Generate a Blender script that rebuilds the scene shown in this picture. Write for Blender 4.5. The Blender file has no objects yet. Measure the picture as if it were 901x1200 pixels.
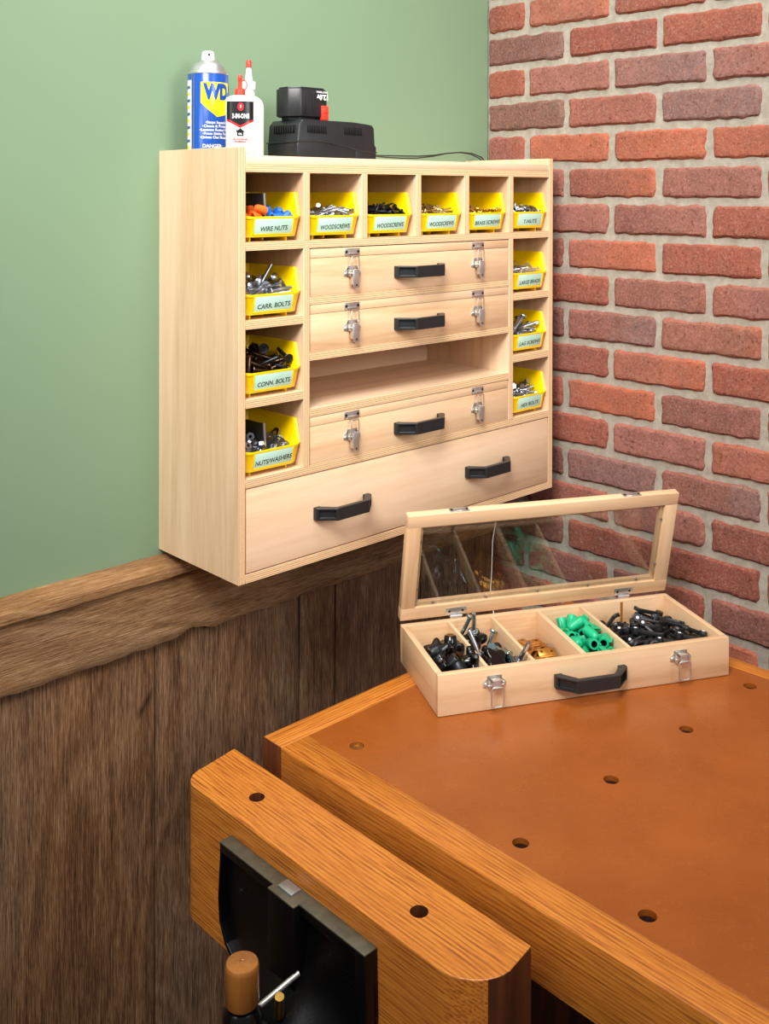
import bpy, bmesh, math, random
from mathutils import Vector, Matrix, noise, Euler
PI = math.pi
Z0 = 1.07                                   # height of the cabinet's underside above the floor
sc = bpy.context.scene
col = sc.collection
RND = random.Random(11)

# ------------------------------------------------------------------ colour + nodes
def srgb(r, g, b):
    def f(c):
        c /= 255.0
        return c / 12.92 if c <= .04045 else ((c + .055) / 1.055) ** 2.4
    return (f(r), f(g), f(b), 1)

class NT:
    def __init__(s, name):
        s.m = bpy.data.materials.new(name); s.m.use_nodes = True
        s.t = s.m.node_tree; s.t.nodes.clear()
        s.out = s.n('ShaderNodeOutputMaterial')
        s.b = s.n('ShaderNodeBsdfPrincipled')
        s.l(s.b.outputs[0], s.out.inputs[0])
    def n(s, ty, **kw):
        x = s.t.nodes.new(ty)
        for k, v in kw.items():
            if k in x.inputs.keys(): x.inputs[k].default_value = v
            else: setattr(x, k, v)
        return x
    def l(s, a, b): s.t.links.new(a, b)
    def coords(s, scale=(1, 1, 1), rnd=True, kind='Object'):
        tc = s.n('ShaderNodeTexCoord'); mp = s.n('ShaderNodeMapping')
        mp.inputs['Scale'].default_value = scale
        s.l(tc.outputs[kind], mp.inputs[0])
        if rnd:
            oi = s.n('ShaderNodeObjectInfo')
            mu = s.n('ShaderNodeMath', operation='MULTIPLY'); mu.inputs[1].default_value = 37.0
            s.l(oi.outputs['Random'], mu.inputs[0])
            s.l(mu.outputs[0], mp.inputs['Location'])
        return mp.outputs[0]
    def noise(s, vec, scale, detail=4, rough=.55, dist=0):
        x = s.n('ShaderNodeTexNoise'); x.inputs['Scale'].default_value = scale
        x.inputs['Detail'].default_value = detail; x.inputs['Roughness'].default_value = rough
        x.inputs['Distortion'].default_value = dist
        s.l(vec, x.inputs['Vector']); return x.outputs[0]
    def ramp(s, fac, stops):
        x = s.n('ShaderNodeValToRGB'); e = x.color_ramp.elements
        e[0].position, e[0].color = stops[0]; e[1].position, e[1].color = stops[-1]
        for p, c in stops[1:-1]:
            k = e.new(p); k.color = c
        s.l(fac, x.inputs[0]); return x.outputs[0]
    def mix(s, fac, a, b, mode='MIX'):
        x = s.n('ShaderNodeMix', data_type='RGBA', blend_type=mode)
        if isinstance(fac, (int, float)): x.inputs[0].default_value = fac
        else: s.l(fac, x.inputs[0])
        for v, i in ((a, 6), (b, 7)):
            if isinstance(v, tuple): x.inputs[i].default_value = v
            else: s.l(v, x.inputs[i])
        return x.outputs[2]
    def bump(s, h, strength=.3, dist=.001, prev=None):
        x = s.n('ShaderNodeBump'); x.inputs['Strength'].default_value = strength
        x.inputs['Distance'].default_value = dist
        s.l(h, x.inputs['Height'])
        if prev is not None: s.l(prev, x.inputs['Normal'])
        return x.outputs[0]
    def base(s, c):
        if isinstance(c, tuple): s.b.inputs['Base Color'].default_value = c
        else: s.l(c, s.b.inputs['Base Color'])
    def fin(s, rough=.5, metal=0, normal=None, coat=0, spec=.5):
        s.b.inputs['Roughness'].default_value = rough
        s.b.inputs['Metallic'].default_value = metal
        s.b.inputs['Coat Weight'].default_value = coat
        s.b.inputs['Coat Roughness'].default_value = .15
        s.b.inputs['Specular IOR Level'].default_value = spec
        if normal is not None: s.l(normal, s.b.inputs['Normal'])
        return s.m

def plain(name, c, rough=.5, metal=0, coat=0, vary=.06, scale=60, bump=0, spec=.5):
    t = NT(name); v = t.coords()
    n = t.noise(v, scale, 3)
    d = tuple(max(0, x * (1 - vary * 2)) for x in c[:3]) + (1,)
    e = tuple(min(1, x * (1 + vary)) for x in c[:3]) + (1,)
    t.base(t.ramp(n, [(.3, d), (.7, e)]))
    nm = t.bump(t.noise(v, scale * 8, 2), bump, .0004) if bump else None
    return t.fin(rough, metal, nm, coat, spec)

def wood(name, stops, axis, fine=1.0, rough=.45, coat=0, bump=.12, rings=.35, vary=.25, dark=None):
    """straight grained board: long along axis, gentle cathedral figure from warped rings"""
    t = NT(name)
    lo, hi = .9 * fine, 14 * fine
    sc3 = [hi, hi, hi]; sc3['xyz'.index(axis)] = lo
    v = t.coords(tuple(sc3))
    big = t.noise(v, .55, 2, .4, .6)
    w = t.n('ShaderNodeMath', operation='MULTIPLY'); w.inputs[1].default_value = 26
    t.l(big, w.inputs[0])
    sn = t.n('ShaderNodeMath', operation='SINE'); t.l(w.outputs[0], sn.inputs[0])
    sn2 = t.n('ShaderNodeMath', operation='MULTIPLY_ADD'); sn2.inputs[1].default_value = .5; sn2.inputs[2].default_value = .5
    t.l(sn.outputs[0], sn2.inputs[0])
    f = t.noise(v, 7, 5, .7)
    m = t.n('ShaderNodeMix', data_type='FLOAT'); m.inputs[0].default_value = rings
    t.l(f, m.inputs[2]); t.l(sn2.outputs[0], m.inputs[3])
    c = t.ramp(m.outputs[0], stops)
    t.base(c)
    nb = t.bump(f, bump, .0006)
    return t.fin(rough, 0, nb, coat)

def ply_edge(name, axis):
    """plies seen end-on; axis is the direction of the board's thickness, origin at its lower corner"""
    t = NT(name)
    v = t.coords((1, 1, 1), rnd=False)
    sp = t.n('ShaderNodeSeparateXYZ'); t.l(v, sp.inputs[0])
    wv = t.noise(v, 30, 2)
    a = t.n('ShaderNodeMath', operation='MULTIPLY_ADD'); a.inputs[1].default_value = .0004
    t.l(wv, a.inputs[0]); t.l(sp.outputs['XYZ'.index(axis.upper())], a.inputs[2])
    m = t.n('ShaderNodeMath', operation='MULTIPLY'); m.inputs[1].default_value = 2 * PI / .00315
    t.l(a.outputs[0], m.inputs[0])
    s_ = t.n('ShaderNodeMath', operation='SINE'); t.l(m.outputs[0], s_.inputs[0])
    k = t.n('ShaderNodeMath', operation='MULTIPLY_ADD'); k.inputs[1].default_value = .5; k.inputs[2].default_value = .5
    t.l(s_.outputs[0], k.inputs[0])
    c = t.ramp(k.outputs[0], [(0, srgb(188, 140, 92)), (.35, srgb(214, 174, 126)), (.7, srgb(236, 207, 165)), (1, srgb(240, 214, 175))])
    fn = t.noise(v, 260, 3)
    c = t.mix(t.ramp(fn, [(.35, (0, 0, 0, 1)), (.75, (.35, .35, .35, 1))]), c, srgb(196, 150, 100))
    t.base(c)
    return t.fin(.55)

M = {}
MAPLE = [(.22, srgb(208, 172, 132)), (.45, srgb(223, 190, 154)), (.62, srgb(229, 198, 164)), (.85, srgb(235, 208, 178))]
for ax in 'xyz':
    M['maple_' + ax] = wood('maple_veneer_' + ax, MAPLE, ax, 1.0, .42, 0, .05, .30)
    M['ply_' + ax] = ply_edge('plywood_edge_' + ax, ax)
CASEW = [(.22, srgb(202, 160, 116)), (.45, srgb(219, 181, 140)), (.62, srgb(225, 190, 150)), (.85, srgb(231, 200, 163))]
for ax in 'xyz':
    M['case_' + ax] = wood('maple_solid_' + ax, CASEW, ax, 1.1, .42, 0, .05, .28)
OAK = [(.25, srgb(150, 76, 22)), (.42, srgb(190, 106, 38)), (.6, srgb(212, 128, 52)), (.85, srgb(224, 146, 66))]
def oak(name, axis):
    t = NT(name)
    ob = t.coords((1, 1, 1), rnd=False)
    sp = t.n('ShaderNodeSeparateXYZ'); t.l(ob, sp.inputs[0])
    cross = 'Y' if axis == 'x' else 'X'
    s3 = [170, 170, 170]; s3['xyz'.index(axis)] = 7
    v = t.coords(tuple(s3))
    sl = [9, 9, 9]; sl['xyz'.index(axis)] = 1.3
    warp = t.noise(t.coords(tuple(sl)), 1.0, 3)
    a = t.n('ShaderNodeMath', operation='ADD'); t.l(sp.outputs[cross], a.inputs[0])
    z8 = t.n('ShaderNodeMath', operation='MULTIPLY'); z8.inputs[1].default_value = 1.15; t.l(sp.outputs['Z'], z8.inputs[0]); t.l(z8.outputs[0], a.inputs[1])
    b_ = t.n('ShaderNodeMath', operation='MULTIPLY_ADD'); b_.inputs[1].default_value = .030; t.l(warp, b_.inputs[0]); t.l(a.outputs[0], b_.inputs[2])
    c_ = t.n('ShaderNodeMath', operation='MULTIPLY'); c_.inputs[1].default_value = 2 * PI / .0052; t.l(b_.outputs[0], c_.inputs[0])
    d_ = t.n('ShaderNodeMath', operation='SINE'); t.l(c_.outputs[0], d_.inputs[0])
    pores = t.noise(v, 2.2, 5, .7)
    e_ = t.n('ShaderNodeMath', operation='MULTIPLY_ADD'); e_.inputs[1].default_value = .07; t.l(d_.outputs[0], e_.inputs[0]); t.l(pores, e_.inputs[2])
    c = t.ramp(e_.outputs[0], [(.30, srgb(128, 66, 22)), (.43, srgb(172, 98, 32)), (.54, srgb(200, 122, 44)), (.72, srgb(214, 140, 56))])
    broad = t.noise(t.coords(tuple(sl)), 2.2, 3)
    c = t.mix(t.ramp(broad, [(.35, (0, 0, 0, 1)), (.75, (.35, .35, .35, 1))]), c, srgb(178, 100, 42))
    t.base(c)
    return t.fin(.36, 0, t.bump(e_.outputs[0], .25, .0008), .10)
for ax in 'xy': M['oak_' + ax] = oak('oiled_oak_' + ax, ax)
M['bore'] = plain('shade_dark_bore', srgb(52, 26, 12), .7)  # shade inside the dog holes, put into the colour
M['oak_end'] = wood('oak_end_grain_shade', [(.25, srgb(66, 30, 12)), (.6, srgb(92, 44, 18)), (.85, srgb(112, 58, 26))], 'z', 2.5, .5, 0, .2, .4)  # end-grain brown, darkened further to carry the shade on the jaw's end

def weathered(name, axis, stops):
    t = NT(name)
    s3 = [120, 120, 120]; s3['xyz'.index(axis)] = 2.2
    v = t.coords(tuple(s3), rnd=False)
    sb = [3, 3, 3]; sb['xyz'.index(axis)] = .9
    vb = t.coords(tuple(sb), rnd=False)
    big = t.noise(vb, 1.2, 3, .5, .8)
    w = t.n('ShaderNodeMath', operation='MULTIPLY'); w.inputs[1].default_value = 75; t.l(big, w.inputs[0])
    sn = t.n('ShaderNodeMath', operation='SINE'); t.l(w.outputs[0], sn.inputs[0])
    s4 = [330, 330, 330]; s4['xyz'.index(axis)] = 16
    f1 = t.noise(v, 5, 9, .78); f2 = t.noise(t.coords(tuple(s4), rnd=False), 3, 4, .6)
    fm = t.n('ShaderNodeMix', data_type='FLOAT'); fm.inputs[0].default_value = .38; t.l(f1, fm.inputs[2]); t.l(f2, fm.inputs[3]); fine = fm.outputs[0]
    m = t.n('ShaderNodeMath', operation='MULTIPLY_ADD'); m.inputs[1].default_value = .022
    t.l(sn.outputs[0], m.inputs[0]); t.l(fine, m.inputs[2])
    c = t.ramp(m.outputs[0], stops)
    patch = t.noise(vb, 1.6, 4, .6)
    grey = t.mix(t.ramp(patch, [(.42, (0, 0, 0, 1)), (.70, (.42, .42, .42, 1))]), c, t.ramp(fine, [(.38, srgb(56, 48, 40)), (.60, srgb(166, 150, 130))]))
    at = t.n('ShaderNodeVertexColor', layer_name='tint')
    c2 = t.mix(1.0, grey, at.outputs[0], 'MULTIPLY')
    t.base(c2)
    cross = t.noise(t.coords((60, 60, 60), rnd=False), 3, 4, .6)
    nb = t.bump(m.outputs[0], .9, .0035)
    nb = t.bump(cross, .25, .002, nb)
    return t.fin(.85, 0, nb, 0, .25)
OLD = [(.36, srgb(44, 27, 15)), (.45, srgb(104, 71, 46)), (.53, srgb(146, 107, 75)), (.65, srgb(194, 160, 126))]
OLDR = [(.36, srgb(78, 50, 28)), (.45, srgb(136, 97, 60)), (.54, srgb(168, 126, 84)), (.64, srgb(204, 168, 128))]
M['old_x'] = weathered('weathered_rail', 'x', OLDR)
M['old_z'] = weathered('weathered_planks', 'z', OLD)

# painted drywall
t = NT('green_paint'); v = t.coords(rnd=False)
t.base(t.ramp(t.noise(v, 1.5, 2), [(.3, srgb(116, 141, 111)), (.7, srgb(120, 145, 115))]))
M['green'] = t.fin(.62, 0, t.bump(t.noise(v, 420, 3), .12, .0006))
# brick
t = NT('tumbled_brick'); v = t.coords(rnd=False)
at = t.n('ShaderNodeVertexColor', layer_name='tint')
n1 = t.noise(v, 34, 5, .65)
n2 = t.noise(v, 260, 4, .7)
c = t.mix(t.ramp(n1, [(.35, (0, 0, 0, 1)), (.72, (.5, .5, .5, 1))]), at.outputs[0], srgb(122, 76, 60))
c = t.mix(t.ramp(n2, [(.50, (0, 0, 0, 1)), (.70, (.40, .40, .40, 1))]), c, srgb(186, 152, 140))
n3 = t.noise(v, 95, 5, .75)
c = t.mix(t.ramp(n3, [(.48, (0, 0, 0, 1)), (.68, (.28, .28, .28, 1))]), c, srgb(184, 122, 98))
c = t.mix(t.ramp(t.noise(v, 150, 3), [(.28, (.7, .7, .7, 1)), (.42, (0, 0, 0, 1))]), c, srgb(74, 34, 28))
t.base(c)
nb = t.bump(n1, .4, .003); nb = t.bump(n3, .6, .0025, nb); nb = t.bump(n2, .8, .0016, nb)
M['brick'] = t.fin(.88, 0, nb, 0, .25)
t = NT('mortar'); v = t.coords(rnd=False)
t.base(t.ramp(t.noise(v, 60, 6, .7), [(.3, srgb(146, 138, 124)), (.7, srgb(178, 170, 156))]))
M['mortar'] = t.fin(.95, 0, t.bump(t.noise(v, 300, 5, .7), .6, .0015), 0, .2)
t = NT('concrete_floor'); v = t.coords(rnd=False)
t.base(t.ramp(t.noise(v, 6, 5), [(.3, srgb(58, 50, 44)), (.7, srgb(76, 66, 58))])); M['floor'] = t.fin(.8)
# hardboard bench surface
t = NT('tempered_hardboard'); v = t.coords(rnd=False)
c = t.ramp(t.noise(v, 5, 6, .65), [(.3, srgb(138, 70, 20)), (.55, srgb(151, 79, 26)), (.75, srgb(163, 88, 33))])
sp_ = t.noise(v, 180, 3, .7)
c = t.mix(t.ramp(sp_, [(.6, (0, 0, 0, 1)), (.8, (.3, .3, .3, 1))]), c, srgb(206, 134, 74))
t.base(c)
rr = t.ramp(t.noise(v, 9, 5, .7), [(.35, (.22, .22, .22, 1)), (.7, (.36, .36, .36, 1))])
t.l(rr, t.b.inputs['Roughness'])
m_ = t.m; t.b.inputs['Coat Weight'].default_value = .15; t.b.inputs['Coat Roughness'].default_value = .2
M['hardboard'] = m_
# plastics, metals
M['yellow'] = plain('yellow_plastic', srgb(255, 214, 0), .32, 0, .1, .02)
M['label'] = plain('mint_paper', srgb(186, 224, 205), .6, vary=.02)
M['ink'] = plain('black_ink', srgb(22, 26, 26), .6, vary=0)
M['black'] = plain('black_plastic', srgb(30, 32, 34), .38, bump=.2, vary=.1)
M['blackgloss'] = plain('glossy_black_plastic', srgb(12, 12, 13), .18, vary=.1)
M['steel'] = plain('nickel_plated_steel', srgb(214, 210, 204), .34, .85, vary=.1)
M['zinc'] = plain('zinc_plated_steel', srgb(190, 196, 204), .28, 1, vary=.15)
M['darksteel'] = plain('black_oxide_steel', srgb(44, 46, 50), .35, .7, vary=.2)
M['bronze'] = plain('bronzed_steel', srgb(96, 76, 60), .3, 1, vary=.2)
M['brass'] = plain('brass', srgb(214, 168, 88), .28, 1, vary=.15)
M['yzinc'] = plain('yellow_zinc_steel', srgb(206, 184, 134), .3, 1, vary=.15)
M['gold'] = plain('brass_hinge_metal', srgb(196, 138, 62), .32, .85, vary=.15)
M['green_p'] = plain('green_plastic', srgb(22, 176, 122), .32, vary=.05)
M['red'] = plain('red_plastic', srgb(226, 58, 40), .35, vary=.03)
M['white_p'] = plain('white_plastic', srgb(240, 240, 238), .35, vary=.01)
M['orange_p'] = plain('orange_plastic', srgb(232, 110, 40), .4, vary=.03)
M['blue_p'] = plain('blue_plastic', srgb(36, 104, 190), .4, vary=.03)
M['canblue'] = plain('blue_can_print', srgb(8, 72, 160), .28, coat=.4, vary=.01)
M['canyellow'] = plain('yellow_can_print', srgb(252, 222, 20), .3, coat=.4, vary=.01)
M['candark'] = plain('dark_blue_can_print', srgb(14, 52, 120), .3, coat=.4, vary=.01)
M['white_ink'] = plain('white_print', srgb(236, 238, 240), .4, vary=.0)
M['black_print'] = plain('black_print', srgb(20, 20, 22), .3, vary=.0)
M['red_print'] = plain('red_print', srgb(206, 36, 44), .3, vary=.0)
M['alu'] = plain('brushed_aluminium', srgb(212, 212, 212), .38, .9, vary=.05)
M['iron'] = plain('black_enamelled_iron', srgb(5, 5, 6), .34, vary=.1, bump=.35, scale=30, spec=.35)
M['ground'] = plain('machined_iron_edge', srgb(98, 90, 74), .5, .4, vary=.15)
M['dog'] = plain('bright_steel', srgb(176, 178, 182), .35, .8, vary=.1)
M['knobwood'] = wood('varnished_handle_wood', [(.25, srgb(124, 72, 26)), (.6, srgb(156, 96, 40)), (.85, srgb(172, 110, 50))], 'z', 1.5, .3, .3, .05, .3)
M['bluegreen'] = plain('clear_coat_steel', srgb(176, 200, 206), .15, 1, vary=.1)
# translucent squeeze bottle
t = NT('translucent_polyethylene'); t.base(srgb(236, 240, 232)); t.b.inputs['Subsurface Weight'].default_value = .5
t.b.inputs['Subsurface Radius'].default_value = (.01, .01, .01); t.b.inputs['Subsurface Scale'].default_value = .5
M['pe'] = t.fin(.3)
# clear acrylic pane: see-through with a Fresnel reflection
t = NT('clear_acrylic')
tr = t.n('ShaderNodeBsdfTransparent'); tr.inputs[0].default_value = (.93, .95, .95, 1)
gl = t.n('ShaderNodeBsdfGlossy'); gl.inputs[1].default_value = .015
fr = t.n('ShaderNodeLayerWeight'); fr.inputs[0].default_value = .5
pw = t.n('ShaderNodeMath', operation='POWER'); pw.inputs[1].default_value = 4.2; t.l(fr.outputs['Facing'], pw.inputs[0])
mm = t.n('ShaderNodeMath', operation='MULTIPLY_ADD'); mm.inputs[1].default_value = .9; mm.inputs[2].default_value = .055
t.l(pw.outputs[0], mm.inputs[0])
mx = t.n('ShaderNodeMixShader'); t.l(mm.outputs[0], mx.inputs[0]); t.l(tr.outputs[0], mx.inputs[1]); t.l(gl.outputs[0], mx.inputs[2])
t.l(mx.outputs[0], t.out.inputs[0])
M['acrylic'] = t.m

# ------------------------------------------------------------------ mesh builder
class MB:
    def __init__(s): s.v = []; s.f = []; s.mi = []; s.sm = []; s.mats = []
    def _m(s, m):
        if m not in s.mats: s.mats.append(m)
        return s.mats.index(m)
    def add(s, vs, fs, m, smooth=False, X=None):
        o = len(s.v); k = s._m(m)
        for p in vs:
            p = Vector(p)
            if X is not None: p = X @ p
            s.v.append(tuple(p))
        for f in fs:
            s.f.append([o + i for i in f]); s.mi.append(k); s.sm.append(smooth)
        return s
    def bm(s, b, m, smooth=False, X=None):
        b.verts.ensure_lookup_table(); b.verts.index_update()
        s.add([v.co.copy() for v in b.verts], [[v.index for v in f.verts] for f in b.faces], m, smooth, X)
        b.free(); return s
    def box(s, x0, x1, y0, y1, z0, z1, m, bev=0, X=None, seg=2):
        b = bmesh.new(); bmesh.ops.create_cube(b, size=1)
        for v in b.verts:
            v.co = Vector(((x0 + x1) / 2 + v.co.x * (x1 - x0), (y0 + y1) / 2 + v.co.y * (y1 - y0), (z0 + z1) / 2 + v.co.z * (z1 - z0)))
        if bev: bmesh.ops.bevel(b, geom=b.edges[:], offset=bev, segments=seg, affect='EDGES', profile=.5)
        return s.bm(b, m, False, X)
    def prism(s, pts, a, b_, m, axis='z', bev=0, X=None, seg=2, capm=None):
        """closed outline pts (2-D) swept from a to b_ along axis"""
        b = bmesh.new()
        def P(u, w, h):
            return {'z': (u, w, h), 'y': (u, h, w), 'x': (h, u, w)}[axis]
        lo = [b.verts.new(P(u, w, a)) for u, w in pts]; hi = [b.verts.new(P(u, w, b_)) for u, w in pts]
        n = len(pts)
        b.faces.new(lo[::-1]); b.faces.new(hi)
        for i in range(n): b.faces.new((lo[i], lo[(i + 1) % n], hi[(i + 1) % n], hi[i]))
        bmesh.ops.recalc_face_normals(b, faces=b.faces[:])
        if bev: bmesh.ops.bevel(b, geom=b.edges[:], offset=bev, segments=seg, affect='EDGES', profile=.5)
        return s.bm(b, m, False, X)
    def lathe(s, prof, m, n=20, X=None, smooth=True, cap=True):
        """prof: list of (radius, z)"""
        vs = []; fs = []
        for r, z in prof:
            for i in range(n):
                a = 2 * PI * i / n; vs.append((r * math.cos(a), r * math.sin(a), z))
        for j in range(len(prof) - 1):
            for i in range(n):
                k = (i + 1) % n
                fs.append((j * n + i, j * n + k, (j + 1) * n + k, (j + 1) * n + i))
        if cap:
            fs.append(tuple(range(n))[::-1]); fs.append(tuple((len(prof) - 1) * n + i for i in range(n)))
        return s.add(vs, fs, m, smooth, X)
    def tube(s, path, r, m, n=8, closed=False, X=None, flat=1.0):
        P = [Vector(p) for p in path]; N = len(P); vs = []; fs = []
        up = None
        for i in range(N):
            if closed: d = (P[(i + 1) % N] - P[i - 1])
            else: d = P[min(i + 1, N - 1)] - P[max(i - 1, 0)]
            d.normalize()
            if up is None:
                up = Vector((0, 0, 1)) if abs(d.z) < .9 else Vector((1, 0, 0))
            a = d.cross(up).normalized(); up = a.cross(d).normalized()
            rr = r[i] if isinstance(r, (list, tuple)) else r
            for k in range(n):
                t_ = 2 * PI * k / n
                vs.append(P[i] + a * math.cos(t_) * rr + up * math.sin(t_) * rr * flat)
        for i in range(N if closed else N - 1):
            j = (i + 1) % N
            for k in range(n):
                l = (k + 1) % n
                fs.append((i * n + k, i * n + l, j * n + l, j * n + k))
        if not closed:
            fs.append(tuple(range(n))[::-1]); fs.append(tuple((N - 1) * n + k for k in range(n)))
        return s.add(vs, fs, m, True, X)
    def text(s, body, size, m, X, wide=1.0, shear=0.0, off=0.0, wrap=None, align='CENTER'):
        vs, fs = text_mesh(body, size, wide, shear, off, wrap, align)
        return s.add(vs, fs, m, False, X)
    def mesh(s, name):
        me = bpy.data.meshes.new(name)
        me.from_pydata([tuple(v) for v in s.v], [], s.f)
        for k in s.mats: me.materials.append(k)
        for p, i, q in zip(me.polygons, s.mi, s.sm): p.material_index = i; p.use_smooth = q
        b = bmesh.new(); b.from_mesh(me)
        bmesh.ops.recalc_face_normals(b, faces=b.faces[:]) if getattr(s, 'recalc', True) else None
        b.to_mesh(me); b.free()
        try: me.set_sharp_from_angle(angle=math.radians(42))
        except Exception: pass
        me.update(); return me
    def build(s, name, parent=None, loc=(0, 0, 0), rot=(0, 0, 0)):
        o = bpy.data.objects.new(name, s.mesh(name)); col.objects.link(o)
        o.location = loc; o.rotation_euler = rot
        if parent is not None: o.parent = parent
        return o

_tc = {}
def text_mesh(body, size, wide=1, shear=0, off=0, wrap=None, align='CENTER'):
    cu = bpy.data.curves.new('lettering', 'FONT'); cu.body = body; cu.size = size; cu.align_x = align; cu.align_y = 'CENTER'
    cu.shear = shear; cu.offset = off; cu.resolution_u = 3
    o = bpy.data.objects.new('lettering', cu); col.objects.link(o)
    dg = bpy.context.evaluated_depsgraph_get(); dg.update()
    me = o.evaluated_get(dg).to_mesh()
    b = bmesh.new(); b.from_mesh(me); o.evaluated_get(dg).to_mesh_clear()
    bpy.data.objects.remove(o); bpy.data.curves.remove(cu)
    for v in b.verts: v.co.x *= wide
    if wrap: bend(b, *wrap)
    b.verts.index_update()
    vs = [v.co.copy() for v in b.verts]; fs = [[v.index for v in f.verts] for f in b.faces]
    b.free(); return vs, fs

def bend(b, r, ang0, lift=.0002):
    """wrap flat XY artwork round a vertical cylinder of radius r: x runs along the surface, y is height"""
    xs = [v.co.x for v in b.verts]
    x = min(xs); step = r * .12
    while x < max(xs):
        bmesh.ops.bisect_plane(b, geom=b.verts[:] + b.edges[:] + b.faces[:], plane_co=(x, 0, 0), plane_no=(1, 0, 0), dist=1e-7)
        x += step
    R = r + lift
    for v in b.verts:
        a = ang0 + v.co.x / r; h = v.co.y
        v.co = Vector((R * math.cos(a), R * math.sin(a), h))

def patch(pts, wrap):
    b = bmesh.new(); b.faces.new([b.verts.new((x, y, 0)) for x, y in pts]); bend(b, *wrap)
    b.verts.index_update()
    vs = [v.co.copy() for v in b.verts]; fs = [[v.index for v in f.verts] for f in b.faces]; b.free(); return vs, fs

# ------------------------------------------------------------------ scene tree helpers
def tag(o, label=None, cat=None, group=None, kind=None):
    if label: o['label'] = label
    if cat: o['category'] = cat
    if group: o['group'] = group
    if kind: o['kind'] = kind
    return o
def thing(name, label, cat, loc, rz=0, group=None):
    o = bpy.data.objects.new(name, None); col.objects.link(o)
    o.empty_display_size = .02
    o.location = loc; o.rotation_euler = (0, 0, rz)
    return tag(o, label, cat, group)
def copy_tree(o, parent=None):
    c = o.copy(); col.objects.link(c)
    if parent is not None: c.parent = parent
    for ch in list(o.children): copy_tree(ch, c)
    return c
def boolean_cut(o, cutters):
    """cut with temporary cutter meshes, baked in at once"""
    tmp = []
    for k in cutters:
        m = o.modifiers.new('cut', 'BOOLEAN'); m.object = k; m.solver = 'EXACT'; tmp.append(k)
    dg = bpy.context.evaluated_depsgraph_get(); dg.update()
    me = bpy.data.meshes.new_from_object(o.evaluated_get(dg))
    o.modifiers.clear(); o.data = me
    for p in me.polygons: p.use_smooth = False
    for k in tmp: bpy.data.objects.remove(k)
def cutter(x, y, z0, z1, r, mat, n=28):
    return MB().lathe([(r, z0), (r, z1)], mat, n).build('cutter', None, (x, y, 0))
def T(x, y, z): return Matrix.Translation((x, y, z))
def R(a, ax): return Matrix.Rotation(a, 4, ax)
FRONT = R(PI / 2, 'X')          # text in XY -> standing, facing -y

# ================================================================== THE ROOM
def tinted(o, fn):
    me = o.data
    a = me.color_attributes.new('tint', 'FLOAT_COLOR', 'POINT')
    for i, v in enumerate(me.vertices): a.data[i].color = fn(v.co)
def setting(o): return tag(o, kind='structure')

fl = MB(); fl.box(-3.4, .2, -3.6, .2, -.1, 0, M['floor']); setting(fl.build('floor'))
w = MB(); w.box(-3.4, .012, .012, .12, 0, 2.6, M['green']); w.box(-3.4, .0, .0, .013, Z0 - .012, 2.6, M['green'])
setting(w.build('wall_back'))
# brick wall on the right: mortar bed and one run of tumbled bricks
COURSE = .0712
JA = [-.1057, -.3167, -.5268, -.737, -.947, -1.157, -1.367, -1.577]
JB = [-.0 + .004, -.2078, -.4227, -.6327, -.843, -1.053, -1.263, -1.473, -1.683]
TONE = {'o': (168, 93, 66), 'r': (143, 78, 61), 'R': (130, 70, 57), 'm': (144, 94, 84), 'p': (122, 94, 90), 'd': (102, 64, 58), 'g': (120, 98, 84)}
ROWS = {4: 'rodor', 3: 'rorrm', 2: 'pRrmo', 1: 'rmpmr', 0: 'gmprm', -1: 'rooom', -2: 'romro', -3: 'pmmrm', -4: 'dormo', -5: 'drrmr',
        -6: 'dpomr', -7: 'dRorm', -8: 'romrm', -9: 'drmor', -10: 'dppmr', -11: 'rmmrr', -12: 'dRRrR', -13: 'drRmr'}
b = bmesh.new(); tints = []
rb = random.Random(5)
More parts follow.
